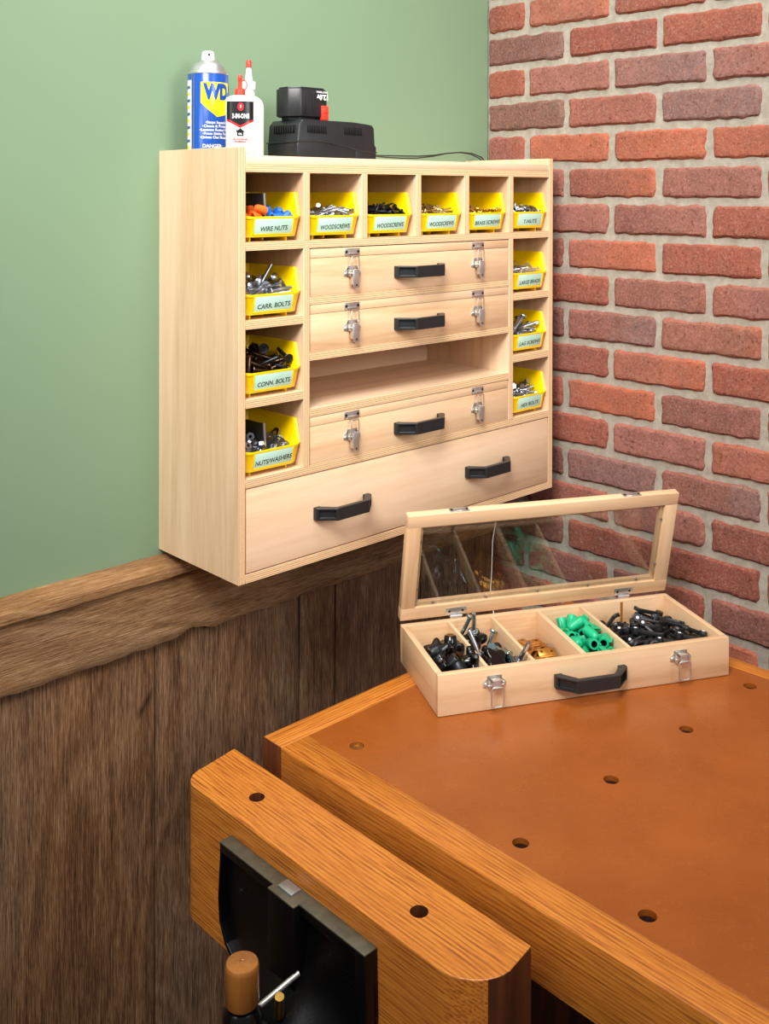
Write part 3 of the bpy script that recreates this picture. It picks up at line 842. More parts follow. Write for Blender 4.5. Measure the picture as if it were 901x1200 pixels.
for s in (-1, 1): MB().tube([(.05, -.003 + s * .09, -.19), (.30, -.003 + s * .09, -.19)], .011, M['steel'], 16).build('guide_rod', vise)

# ================================================================== YELLOW BINS
BW, BD, BH, FT, LIP = .1045, .1365, .0760, .0070, .0385
def bin_shell():
    mb = MB()
    top = [(.0095, 0, LIP), (BW - .0095, 0, LIP), (BW, .0045, LIP + .0010), (BW, .0125, BH - .0015), (BW, .0160, BH), (BW, BD, BH), (0, BD, BH), (0, .0160, BH), (0, .0125, BH - .0015), (0, .0045, LIP + .0010)]
    n = len(top); ctr = (BW / 2, BD * .5)
    def inset(x, y, d):
        return (x + (d if x < BW / 2 else -d), y + (d if y < .03 else (-d if y > BD - .01 else 0)))
    rows = []
    def lerp(z, h): return z / h
    bot = []
    for x, y, h in top:
        bx = x + (.0045 if x < BW / 2 else -.0045); by = y + (.0062 if y < .02 else (-.002 if y > BD - .01 else 0))
        bot.append((bx, by))
    def at(i, z):
        x, y, h = top[i]; k = (z - FT) / (BH - FT); kk = min(1, (z - FT) / (LIP - FT)) if y < .02 else k
        fy = kk
        return (bot[i][0] + (x - bot[i][0]) * (k if y > .02 else kk), bot[i][1] + (y - bot[i][1]) * fy, z)
    outer0 = [at(i, FT) for i in range(n)]
    rimh = .0045
    o1 = [at(i, top[i][2] - rimh) for i in range(n)]
    def out(p, d): q = inset(p[0], p[1], -d); return (q[0], q[1] if p[1] > .02 else p[1] - d * .4, p[2])
    o2 = [out(at(i, top[i][2] - rimh), .0016) for i in range(n)]
    o3 = [out(at(i, top[i][2]), .0016) for i in range(n)]
    i3 = [inset(*at(i, top[i][2])[:2], .0024) + (top[i][2],) for i in range(n)]
    i0 = [inset(outer0[i][0], outer0[i][1], .0024) + (FT + .0024,) for i in range(n)]
    rings = [outer0, o1, o2, o3, i3, i0]
    vs = [p for r in rings for p in r]; fs = []
    for a in range(len(rings) - 1):
        for i in range(n): j = (i + 1) % n; fs.append((a * n + i, a * n + j, (a + 1) * n + j, (a + 1) * n + i))
    fs.append(tuple(range(n))[::-1]); fs.append(tuple(5 * n + i for i in range(n)))
    b = bmesh.new(); bv = [b.verts.new(p) for p in vs]
    for f in fs: b.faces.new([bv[i] for i in f])
    bmesh.ops.recalc_face_normals(b, faces=b.faces[:])
    bmesh.ops.bevel(b, geom=[e for e in b.edges if e.calc_length() > .0005], offset=.0005, segments=2, affect='EDGES', profile=.5)
    mb.bm(b, M['yellow'])
    for x in (.016, BW - .0185): mb.box(x, x + .0025, .016, BD - .01, 0, FT + .0006, M['yellow'], .0004)
    mb.box(BW * .5 - .0012, BW * .5 + .0012, .03, BD - .02, .001, FT + .0006, M['yellow'], .0004)
    ang = math.atan2(.0062, LIP - FT)
    X = T(BW / 2, .0030, (LIP + FT) / 2 + .0006) @ R(ang, 'X')
    for s in (-1, 1): mb.box(s * .0375 - .0007, s * .0375 + .0007, -.0012, .001, -.0125, .0125, M['yellow'], .0003, X)
    mb.box(-.0375, .0375, -.0012, .001, -.0130, -.0118, M['yellow'], .0003, X)
    return mb, X
SHELL = {}
def make_bin(words, desc, loc, divider=False):
    root = thing('storage_bin', desc, 'bin', loc, 0, 'yellow bins in the cabinet')
    if 'm' not in SHELL:
        mb, X = bin_shell(); SHELL['m'] = mb.mesh('bin_body'); SHELL['X'] = X
    o = bpy.data.objects.new('bin_body', SHELL['m']); col.objects.link(o); o.parent = root
    lb = MB(); lb.box(-.0362, .0362, -.0007, -.0002, -.0112, .0118, M['label'], .0001)
    tv, _f = text_mesh(words, .0102); wx = max(q.x for q in tv) - min(q.x for q in tv)
    wd = {8: .050, 10: .062, 12: .069, 6: .040, 9: .052, 11: .062}.get(len(words), .05) / wx
    lb.text(words, .0102, M['ink'], T(.001, -.00078, -.0036) @ R(PI / 2, 'X') @ R(math.radians(2), 'Z'), wide=wd, shear=.10, off=.00022)
    lb.build('bin_label', root).matrix_local = SHELL['X']
    if divider:
        dv = MB(); dv.box(-.0012, .0012, -.0440, .050, 0, .0640, M['black'], .0005)
        dv.box(-.0016, .0016, -.0462, -.0439, 0, .0645, M['dog'], .0003)
        p = dv.build('bin_divider', root, (.0500, .066, FT + .0030), (math.radians(-7), 0, math.radians(0)))
        p.rotation_euler = (0, math.radians(-4), math.radians(3)); p['label'] = 'black divider plate'
    return root
colx = [.0125, .1365, .2600, .3870, .5120, .6380]
BINS = {}
BX = lambda i: CX + colx[i] + .0042
BY = CY + .0030
def slot(key, i, z, words, desc, dv=False):
    BINS[key] = make_bin(words, desc, (BX(i), BY, Z0 + z), dv)
slot('wire', 0, .511, 'WIRE NUTS', 'yellow bin of orange and blue wire nuts, leftmost in the top row', True)
slot('ws_silver', 1, .511, 'WOODSCREWS', 'yellow bin of silver woodscrews in the top row beside the wire nuts bin')
slot('ws_black', 2, .511, 'WOODSCREWS', 'yellow bin of black woodscrews, third from the left in the top row')
slot('ws_tan', 3, .511, 'WOODSCREWS', 'yellow bin of tan zinc woodscrews in the top row left of the brass screws')
slot('brass', 4, .511, 'BRASS SCREWS', 'yellow bin of small brass screws, fifth in the top row')
slot('tnuts', 5, .511, 'T-NUTS', 'yellow bin of T-nuts, rightmost in the top row')
slot('carr', 0, .393, 'CARR. BOLTS', 'yellow bin of carriage bolts in the left column, second from top')
slot('conn', 0, .2745, 'CONN. BOLTS', 'yellow bin of dark connector bolts in the left column, third from top')
slot('nuts', 0, .155, 'NUTS/WASHERS', 'yellow bin of nuts and washers at the bottom of the left column', True)
slot('brads', 5, .393, 'LARGE BRADS', 'yellow bin of large brads in the right column, second from top')
slot('lag', 5, .2745, 'LAG SCREWS', 'yellow bin of lag screws in the right column, third from top')
slot('hex', 5, .155, 'HEX BOLTS', 'yellow bin of hex bolts at the bottom of the right column')

# ------------------------------------------------------------------ small hardware
def zig(r0, r1, z0, z1, n):
    p = []
    for i in range(n):
        a = z0 + (z1 - z0) * i / n; c_ = z0 + (z1 - z0) * (i + .5) / n
        p += [(r0, a), (r1, c_)]
    return p
def woodscrew(m, L_=.030, rs=.0016, rh=.0036):
    p = [(rh * .3, .0006), (rh * .35, 0), (rh, 0), (rh * .97, .0006), (rs, .0030), (rs, L_ * .35)] + zig(rs * .75, rs * 1.15, L_ * .36, L_ * .88, 7) + [(rs * .15, L_)]
    return MB().lathe(p, m, 9)
def hexbolt(m, L_=.038, rs=.0031, rh=.0064):
    mb = MB(); mb.prism([(rh * math.cos(PI / 3 * i), rh * math.sin(PI / 3 * i)) for i in range(6)], 0, .0042, m, 'z', .0004, seg=1)
    mb.lathe([(rs, .004), (rs, L_ * .5)] + zig(rs * .85, rs, L_ * .5, L_ * .97, 8) + [(rs * .8, L_)], m, 10); return mb
def lagscrew(m): return hexbolt(m, .062, .0032, .0062)
def carriage(m, L_=.042, rs=.0030):
    return MB().lathe([(.0008, 0), (.0040, .0006), (.0068, .0024), (.0070, .0034), (rs, .0036), (rs, L_ * .45)] + zig(rs * .85, rs, L_ * .45, L_ * .97, 8) + [(rs * .8, L_)], m, 12)
def connbolt(m): return MB().lathe([(.0030, .0012), (.0032, 0), (.0080, 0), (.0085, .0008), (.0078, .0018), (.0035, .0020), (.0035, .016), (.0030, .0165), (.0030, .036), (.0022, .037)], m, 14)
def brad(m): return MB().lathe([(.0022, 0), (.0022, .0008), (.0013, .0012), (.0013, .045), (.0003, .049)], m, 8)
def washer(m, r=.0085, ri=.0036, h=.0014): return MB().lathe([(ri, 0), (r, 0), (r, h), (ri, h), (ri, 0)], m, 18, smooth=False, cap=False)
def nut(m, r=.0066, ri=.0030, h=.0052):
    mb = MB(); n = 6; vs = []
    for rr, z in ((r, 0), (r, h), (ri, h), (ri, 0)):
        for i in range(n): vs.append((rr * math.cos(PI / 3 * i), rr * math.sin(PI / 3 * i), z))
    fs = [(a * n + i, a * n + (i + 1) % n, ((a + 1) % 4) * n + (i + 1) % n, ((a + 1) % 4) * n + i) for a in range(4) for i in range(n)]
    return mb.add(vs, fs, m)
def tnut(m):
    mb = MB(); mb.lathe([(.0028, 0), (.0085, 0), (.0085, .0010), (.0042, .0014), (.0040, .0085), (.0028, .0085), (.0028, 0)], m, 14, cap=False)
    for i in range(4):
        a = PI / 2 * i; mb.box(-.0012, .0012, -.0003, .0006, 0, .005, m, 0, R(a, 'Z') @ T(0, .0078, 0))
    return mb
def wirenut(m):
    mb = MB(); n = 16; vs = []; prof = [(.0040, .002), (.0062, 0), (.0072, .0005), (.0068, .004), (.0058, .014), (.0040, .0195), (.0012, .0205)]
    for k, (r, z) in enumerate(prof):
        for i in range(n):
            a = 2 * PI * i / n; rr = r * (1 + (.07 if i % 2 else -.03) * (2 < k < 6)); vs.append((rr * math.cos(a), rr * math.sin(a), z))
    vs += [(.0038 * math.cos(2 * PI * i / n), .0038 * math.sin(2 * PI * i / n), .012) for i in range(n)]
    fs = [(a * n + i, a * n + (i + 1) % n, (a + 1) * n + (i + 1) % n, (a + 1) * n + i) for a in range(6) for i in range(n)]
    fs += [(i, (i + 1) % n, 7 * n + (i + 1) % n, 7 * n + i) for i in range(n)]
    fs += [tuple(6 * n + i for i in range(n)), tuple(7 * n + i for i in range(n))]
    mb.recalc = False; return mb.add(vs, fs, m, True)
def starknob(bolt=0, five=True):
    mb = MB(); pts = []; K = Matrix.Scale(1.18, 4); nl = 5 if five else 4
    for i in range(60):
        a = 2 * PI * i / 60; r = .0150 + .0036 * math.cos(nl * a); pts.append((r * math.cos(a), r * math.sin(a)))
    mb.prism(pts, 0, .0105, M['blackgloss'], 'z', .0028, K, seg=3)
    mb.lathe([(.0095, .0095), (.0080, .0185), (.0074, .0190)], M['blackgloss'], 24, K)
    mb.lathe([(.0062, .0188), (.0062, .0200), (.0034, .0200), (.0030, .0150)], M['brass'] if not bolt else M['zinc'], 20, K)
    if bolt: mb.lathe([(.0030, .019)] + zig(.0027, .0031, .020, .020 + bolt, 12) + [(.0024, .0205 + bolt)], M['zinc'], 12, K)
    return mb
def bushing():
    return MB().lathe([(.0055, 0), (.0105, 0), (.0110, .0012), (.0100, .012), (.0055, .012), (.0055, 0)], M['darksteel'], 20, cap=False)
def hinge_item():
    mb = MB(); m = M['gold']
    for s, a in ((1, .18), (-1, -.10)):
        X = R(a, 'Y')
        mb.box(.0010 if s > 0 else -.0150, .0150 if s > 0 else -.0010, -.0145, .0145, -.0005, .0005, m, .0003, X)
        for y in (-.0085, .0085): mb.lathe([(.0021, -.0008), (.0021, .0008)], M['bronze'], 10, X @ T(s * .0088, y, 0))
    mb.tube([(0, -.0145, 0), (0, .0145, 0)], .0017, m, 8)
    return mb
def green_tip():
    mb = MB(); m = M['green_p']; G = Matrix.Scale(1.12, 4)
    mb.lathe([(.0046, 0), (.0072, 0), (.0076, .0015), (.0070, .0060), (.0066, .0180), (.0052, .0225), (.0030, .0240), (.0008, .0240)], m, 18, G, cap=False)
    mb.lathe([(.0046, 0), (.0044, .0150), (.0004, .0150)], M['black'], 18, G, cap=False)
    mb.box(-.0012, .0012, .0060, .0115, .0020, .0150, m, .0008, G)
    mb.recalc = False
    return mb
def hook_item():
    mb = MB(); m = M['black']
    pts = [(0, 0), (.044, 0), (.050, .004), (.051, .011), (.0465, .0125), (.0455, .007), (.042, .0045), (.012, .0050), (.004, .0090), (-.002, .0090), (-.004, .004)]
    mb.prism(pts, -.0030, .0030, m, 'z', .0009)
    mb.lathe([(.0062, -.0045), (.0066, .0), (.0062, .0045)], m, 16, T(.004, .003, 0))
    mb.lathe([(.0026, .0045), (.0024, .0052)], M['white_p'], 12, T(.004, .003, 0))
    return mb

# kind: builder, number, [x0,x1,y0,y1,zmax] in the container, object name, category, label, group, heap size, heap height
binbox = (.008, BW - .008, .010, .10, .055)
comp = [(.0095, .0778), (.0833, .1527), (.1583, .2347), (.2433, .3137), (.3193, .4755)]
def cbox(i): return (comp[i][0] + .012, comp[i][1] - .012, .022, CDp - .030, .05)
KINDS = [
 ('wire', 'orange', wirenut(M['orange_p']), 4, (.010, .044, .012, .060, .055), 'wire_nut', 'wire nut', 'orange wire nut left of the black divider in the wire nuts bin', 'orange wire nuts', 26, .031),
 ('wire', 'blue', wirenut(M['blue_p']), 8, (.058, .096, .012, .080, .055), 'wire_nut', 'wire nut', 'blue wire nut right of the black divider in the wire nuts bin', 'blue wire nuts', 26, .031),
 ('ws_silver', '', woodscrew(M['zinc'], .034, .0018, .0039), 34, binbox, 'wood_screw', 'screw', 'silver woodscrew heaped in the bin beside the wire nuts', 'silver woodscrews', 110, .038),
 ('ws_black', '', woodscrew(M['darksteel'], .034, .0018, .0039), 34, binbox, 'wood_screw', 'screw', 'black woodscrew heaped in the third bin of the top row', 'black woodscrews', 110, .038),
 ('ws_tan', '', woodscrew(M['yzinc'], .030, .0017, .0038), 34, binbox, 'wood_screw', 'screw', 'tan zinc woodscrew heaped in the fourth bin of the top row', 'tan woodscrews', 110, .038),
 ('brass', '', woodscrew(M['brass'], .020, .0015, .0033), 40, binbox, 'brass_screw', 'screw', 'short brass screw heaped in the brass screws bin', 'short brass screws', 130, .037),
 ('tnuts', '', tnut(M['zinc']), 28, binbox, 'tee_nut', 'nut', 'silver T-nut heaped in the top right bin', 'silver T-nuts', 80, .036),
 ('carr', '', carriage(M['zinc']), 24, binbox, 'carriage_bolt', 'bolt', 'shiny round-headed carriage bolt in the carriage bolts bin', 'carriage bolts', 50, .034),
 ('conn', '', connbolt(M['bronze']), 16, binbox, 'connector_bolt', 'bolt', 'dark bronze connector bolt with wide flat head in its bin', 'connector bolts', 50, .034),
 ('conn', 'k', connbolt(M['darksteel']), 10, binbox, 'connector_bolt', 'bolt', 'black connector bolt with wide flat head in its bin', 'black connector bolts', 0, 0),
 ('nuts', 'n', nut(M['zinc']), 26, (.008, .044, .010, .06, .055), 'hex_nut', 'nut', 'silver hex nut left of the black divider in the lowest left bin', 'hex nuts', 60, .033),
 ('nuts', 'w', washer(M['zinc']), 26, (.058, .096, .010, .08, .055), 'washer', 'washer', 'round silver washer right of the black divider in the lowest left bin', 'washers', 60, .033),
 ('brads', '', brad(M['steel']), 26, (.030, .075, .03, .08, .055), 'brad', 'nail', 'long grey brad in the large brads bin', 'large brads', 90, .034),
 ('lag', '', lagscrew(M['zinc']), 14, (.040, .065, .03, .09, .06), 'lag_screw', 'screw', 'long silver lag screw in the lag screws bin', 'lag screws', 26, .034),
 ('hex', '', hexbolt(M['zinc']), 24, binbox, 'hex_bolt', 'bolt', 'silver hex bolt in the hex bolts bin', 'hex bolts', 50, .033),
 ('case', '0', starknob(0), 11, cbox(0), 'star_knob', 'knob', 'glossy black star knob with brass insert, in the left compartment of the open case', 'black star knobs', 0, 0),
 ('case', '0b', bushing(), 5, cbox(0), 'bushing', 'bushing', 'dark round bushing among the knobs in the left compartment', 'dark bushings', 0, 0),
 ('case', '1', starknob(.030, False), 7, cbox(1), 'threaded_knob', 'knob', 'black knob with chrome threaded stud, second compartment of the open case', 'threaded knobs', 0, 0),
 ('case', '1c', washer(M['bluegreen'], .0170, .0040, .0018), 4, cbox(1), 'fender_washer', 'washer', 'big bright washer in the second compartment of the open case', 'big washers', 0, 0),
 ('case', '1b', hexbolt(M['bluegreen'], .048, .0034, .0070), 6, cbox(1), 'hex_bolt', 'bolt', 'bright hex bolt in the second compartment of the open case', 'bright bolts in the case', 0, 0),
 ('case', '2', hinge_item(), 38, cbox(2), 'butt_hinge', 'hinge', 'small brass butt hinge in the middle compartment of the open case', 'small brass hinges', 0, 0),
 ('case', '3', green_tip(), 50, cbox(3), 'green_tip', 'fitting', 'green plastic tubular fitting in the fourth compartment of the open case', 'green fittings', 0, 0),
 ('case', '4', hook_item(), 88, cbox(4), 'hook', 'hook', 'black plastic hook in the wide right compartment of the open case', 'black hooks', 0, 0),
]
POSES = [
 [[449,312,397,125,83,-175],[179,676,390,24,30,-278],[189,141,387,162,-30,176],[444,148,469,104,98,-191]],
 [[911,817,434,-191,-42,3],[632,998,317,25,-38,-157],[913,483,463,232,80,70],[594,148,352,124,113,117],[713,383,465,-80,211,161],[644,301,338,41,-9,-69],[757,782,473,19,176,-33],[911,93,333,92,100,245]],
 [[87,673,463,-158,-15,-65],[728,1081,387,-125,-65,170],[370,1030,434,144,135,-110],[263,1080,390,-155,-6,-151],[971,1082,334,100,59,-198],[953,361,435,223,-110,-110],[642,100,390,-218,-176,-24],[78,310,414,172,-84,84],[171,496,480,-164,-244,-36],[816,423,483,-180,22,233],[105,1107,348,-57,125,-226],[951,392,453,-164,-236,17],[552,109,402,-112,-214,125],[533,1079,461,-179,139,129],[852,753,498,190,118,41],[140,866,540,-243,48,-61],[951,724,458,-121,-243,-30],[915,1041,394,124,87,-34],[976,109,376,126,-38,-157],[918,171,455,118,144,-205],[690,412,496,174,-2,-110],[550,474,543,-199,107,-106],[205,738,510,121,237,-72],[646,104,472,-175,-12,108],[94,760,520,-192,9,3],[949,78,456,-143,4,-6],[436,869,500,146,117,-24],[69,109,315,-123,26,-151],[146,339,452,211,-113,39],[478,935,478,188,-70,170],[857,802,501,33,205,212],[350,920,481,165,-298,-7],[924,249,474,153,-110,-151],[649,915,459,-165,66,-101]],
 [[953,96,318,110,-20,-252],[95,227,376,128,-14,-303],[951,942,420,150,-37,9],[679,1035,424,37,141,-63],[771,971,497,-229,-24,-77],[653,200,427,-205,138,117],[160,637,503,203,87,28],[950,258,391,28,-135,-192],[786,579,525,194,-51,-23],[95,1106,339,106,-87,34],[891,121,433,-21,141,112],[102,248,461,-152,8,-82],[910,304,525,-71,-221,131],[191,183,393,199,-139,83],[336,109,544,18,-259,-21],[975,1080,476,81,-209,-95],[751,295,451,-166,-92,187],[407,1081,408,162,-63,-166],[717,460,515,-145,132,98],[93,94,336,50,-120,-263],[412,962,482,-293,110,-17],[863,111,360,157,-82,-150],[115,711,480,-63,200,77],[613,122,418,151,-1,-162],[403,240,441,146,-81,-100],[94,145,458,-171,112,-104],[885,341,431,-210,-195,31],[731,850,481,140,-82,10],[835,908,420,-88,-1,-64],[854,649,492,149,-271,-2],[490,148,493,164,43,-264],[125,365,491,-186,162,-121],[693,109,525,208,3,152],[564,120,530,56,226,87]],
 [[950,378,436,-166,286,-10],[193,648,493,-153,236,-82],[95,823,440,148,-93,0],[147,1044,379,185,-267,-9],[535,454,531,-145,258,61],[284,198,432,-216,5,206],[93,844,451,-219,-57,42],[169,214,414,-181,240,-29],[841,486,488,-146,7,69],[952,719,454,-201,91,-43],[790,1081,388,-34,-153,27],[558,554,536,-116,198,91],[60,1082,386,-187,-136,-121],[731,391,483,206,49,58],[945,108,329,127,-102,-124],[952,325,438,85,254,-38],[103,1079,465,-190,-34,-155],[678,1104,463,-165,-13,-275],[291,1111,469,150,11,-18],[122,356,513,-131,209,-97],[476,1063,451,-188,-69,-153],[429,271,467,22,-141,-181],[841,402,464,115,-284,47],[251,108,369,185,-140,122],[955,769,521,-256,100,-37],[952,1081,326,-25,19,199],[858,781,491,24,-194,-148],[206,546,487,-168,-234,-64],[393,1088,433,152,21,-55],[370,397,512,224,72,-23],[903,420,494,-185,103,-30],[605,689,524,-261,-126,67],[202,741,492,-121,304,0],[901,86,409,-137,132,56]],
 [[469,349,481,-156,-21,-34],[98,968,389,168,-238,-22],[65,173,340,155,-29,133],[681,205,403,-130,99,-177],[496,105,397,19,198,11],[270,131,374,-179,23,-189],[71,242,357,-153,-47,-206],[899,872,433,-160,2,-286],[122,103,314,-145,-35,-170],[554,165,408,-200,-36,-184],[791,755,478,-159,5,145],[90,104,286,-13,-1,230],[957,243,379,34,-219,127],[792,1095,364,194,270,-3],[253,102,387,163,-104,-184],[147,256,384,101,-101,230],[405,1087,457,213,-34,147],[891,281,447,-23,-238,207],[915,103,288,-9,35,-51],[554,973,441,-203,95,88],[327,1087,397,161,19,133],[136,889,409,-10,-124,227],[802,262,409,-163,8,-83],[574,1094,401,180,174,108],[957,942,387,-210,-35,9],[956,918,407,155,93,8],[707,104,433,-7,271,-40],[653,969,449,197,35,-204],[389,141,380,-105,-82,-44],[776,103,442,20,298,53],[963,180,426,248,-62,-161],[252,341,439,-150,67,-145],[644,243,430,-179,-105,-91],[895,767,477,-302,137,-29],[479,105,380,135,68,-162],[772,1087,435,210,66,-132],[119,203,429,-127,-274,16],[952,133,472,-43,-250,105],[90,378,410,95,-126,-245],[813,146,363,16,95,69]],
 [[323,670,484,-21,31,13],[555,165,443,202,-38,-38],[580,243,478,-30,300,65],[429,138,432,38,143,285],[57,279,427,-157,1,-157],[309,1021,459,-237,51,33],[140,791,488,261,-84,-91],[282,856,503,17,304,3],[904,1109,387,131,-199,25],[496,850,515,182,85,48],[141,163,310,-25,48,-255],[203,626,433,3,-16,-7],[744,603,457,-1,28,9],[153,269,444,-168,30,-173],[904,155,411,304,7,-46],[894,889,382,-36,-17,-126],[248,161,421,168,-93,66],[556,1118,433,157,92,0],[129,936,442,40,-114,171],[764,839,504,83,-237,53],[905,310,459,-53,307,-87],[504,961,501,-272,-59,-97],[729,1022,362,-42,1,-31],[733,76,388,-151,-56,-5],[279,424,508,-144,229,-5],[308,310,444,19,-41,289],[143,1035,422,-11,-310,90],[424,957,442,24,-68,-69]],
 [[229,410,481,-170,105,-25],[976,928,427,-173,-34,121],[379,388,486,-159,100,9],[453,177,436,211,-81,-177],[547,1037,442,134,185,83],[786,795,494,-179,-66,139],[911,398,453,-180,-156,36],[360,1075,571,83,-239,-34],[372,1047,713,269,-21,139],[187,870,443,179,-258,-22],[915,493,597,-30,-191,-137],[537,898,586,36,-225,-108],[410,849,502,-163,-6,-257],[72,181,378,125,-115,218],[591,857,607,-207,-65,-58],[915,91,322,47,-90,-227],[843,246,419,128,-82,-244],[130,288,421,-150,60,15],[128,880,649,-56,310,28],[674,428,474,178,179,-41],[516,145,394,-134,95,-150],[473,332,526,105,125,225],[821,707,556,-132,208,-2],[718,642,447,-24,-60,-266]],
 [[929,496,479,160,-60,-242],[200,156,410,197,-115,105],[771,1111,409,148,13,0],[724,820,638,106,-311,-26],[375,485,516,-91,-225,155],[70,1035,385,-167,-108,-133],[903,998,498,185,-37,6],[507,364,500,-209,-153,64],[142,465,513,-109,237,51],[813,382,470,99,91,-255],[218,285,530,42,205,19],[166,161,628,20,299,-147],[464,1033,430,104,-79,213],[903,416,463,22,201,-116],[840,913,638,229,-22,-190],[580,930,602,119,298,-4]],
 [[396,1003,448,-154,-50,252],[806,115,396,-118,-109,20],[476,850,501,-176,82,211],[142,847,403,78,11,-303],[717,140,559,-210,71,61],[713,526,644,190,14,252],[445,1033,630,33,-203,-53],[217,731,653,6,-215,-174],[147,363,612,52,287,-75],[904,141,506,-122,29,-6]],
 [[382,365,377,-21,44,-108],[113,318,408,-276,37,-149],[109,716,447,-267,-1,-161],[242,133,377,-280,-20,40],[304,258,366,33,-16,105],[451,134,337,68,133,-244],[391,505,395,-11,30,-58],[166,253,385,-78,-42,275],[372,788,450,38,-294,-61],[346,129,370,-314,-136,0],[402,854,491,179,-278,-8],[76,132,341,122,58,137],[323,651,483,-186,-86,-16],[264,590,480,10,309,81],[283,304,438,117,13,-224],[133,477,394,-1,-41,56],[115,649,458,-43,142,-186],[397,162,411,55,12,260],[457,670,446,140,93,-172],[259,444,468,-27,307,-15],[111,473,502,-277,-18,-60],[200,378,467,-66,-226,149],[385,1045,320,-48,-15,-95],[158,211,423,-76,-46,271],[408,304,469,-12,-267,-35],[384,431,512,168,-31,257]],
 [[621,366,402,-3,273,41],[909,711,415,-274,7,176],[988,168,186,157,70,-157],[903,156,303,-47,25,-203],[947,526,466,102,34,-175],[905,797,408,9,-60,-241],[920,387,422,-251,33,152],[790,155,344,31,35,-121],[768,667,441,14,-31,-98],[877,100,186,-157,105,-3],[905,874,389,-46,41,-1],[881,292,382,-15,35,-109],[707,1032,341,15,-34,-151],[631,340,366,-40,-10,180],[665,158,327,-58,16,225],[847,326,397,-24,-285,4],[621,157,322,40,46,-194],[824,149,384,6,268,132],[829,81,186,-157,-244,-8],[597,155,376,-56,241,-52],[881,1034,328,-30,-35,-163],[625,570,419,29,34,-288],[671,157,375,42,44,-190],[654,781,102,0,0,277],[625,325,400,-16,-39,87],[620,495,429,-297,-41,-88]],
 [[815,512,456,123,251,-65],[447,586,475,-177,41,28],[746,1017,394,0,167,302],[879,263,381,-175,261,1],[927,666,454,-195,79,3],[978,291,351,151,95,-115],[833,809,447,206,126,80],[984,180,451,180,57,-143],[753,320,444,180,-80,-157],[190,1096,375,-164,19,-156],[469,1104,394,202,-211,-49],[63,1049,300,115,59,136],[78,538,422,-211,-121,53],[341,1097,491,226,-98,98],[738,274,432,7,182,-273],[234,413,467,-188,95,-3],[73,518,425,200,-108,12],[966,448,539,248,-64,-63],[398,93,454,243,31,-120],[488,93,398,-152,-46,-161],[285,185,358,100,117,83],[131,677,433,147,-297,26],[310,226,416,163,42,134],[968,658,439,-80,210,68],[77,638,448,-168,20,-36],[799,229,415,147,34,-137]],
 [[599,379,552,-111,-207,-24],[118,984,432,156,288,-5],[835,824,534,128,-294,20],[100,636,534,191,-85,52],[926,1112,388,143,95,-6],[690,126,402,173,42,-147],[60,1064,369,154,50,159],[683,606,623,185,81,-157],[953,391,498,-160,-30,187],[537,186,717,233,-28,-179],[385,131,475,-163,40,-132],[580,350,654,-1,-214,25],[743,951,610,-193,25,168],[736,1071,584,26,-191,3]],
 [[121,513,464,-133,301,12],[208,751,466,-83,208,46],[419,237,437,-192,110,87],[769,824,465,159,89,-42],[851,107,353,135,13,-245],[360,883,486,175,-74,-37],[844,323,451,-168,-94,1],[408,531,494,-174,-8,-24],[715,354,468,-175,-103,-11],[929,753,456,5,201,153],[965,984,472,-161,-132,142],[118,922,622,-272,-25,69],[214,760,576,90,-218,59],[122,409,570,57,261,-81],[421,135,414,-259,112,70],[116,798,524,-245,77,-98],[830,1057,374,149,23,-150],[144,197,556,-271,-120,49],[732,929,451,-176,-66,159],[163,1052,501,-97,234,-100],[382,829,590,252,121,67],[930,382,557,-209,42,-32],[624,906,528,143,-80,-57],[325,263,540,-182,-27,-55]],
 [[272,344,107,0,-29,253],[512,1106,275,236,77,109],[541,745,287,253,-49,-1],[657,326,370,-216,28,189],[321,688,203,-46,76,212],[544,1414,267,173,-34,87],[319,427,560,-232,-11,144],[335,1300,273,0,-197,92],[775,488,511,-157,16,157],[267,865,599,-17,-264,-189],[580,1087,439,10,13,192]],
 [[252,1028,174,139,212,-112],[411,1453,186,-1,313,76],[124,705,607,-5,131,0],[462,453,597,-13,-232,-6],[425,189,527,77,27,-302]],
 [[1056,1480,256,196,-75,-61],[1285,1264,256,196,-75,-2],[1064,1339,405,-8,-36,144],[1268,441,256,-119,239,80],[1050,803,224,56,-4,-253],[1330,373,334,49,-12,84],[1038,251,625,-24,-250,-70]],
 [[1428,771,218,-21,-113,311],[1003,515,518,195,-48,-19],[1349,1318,218,-114,32,39],[1184,276,484,210,-16,177]],
 [[1455,600,323,151,-10,307],[1073,1494,772,-274,25,88],[1142,567,457,-202,71,-90],[1474,1497,490,-4,-260,48],[1407,664,446,-153,-267,27],[1095,647,626,-252,48,-115]],
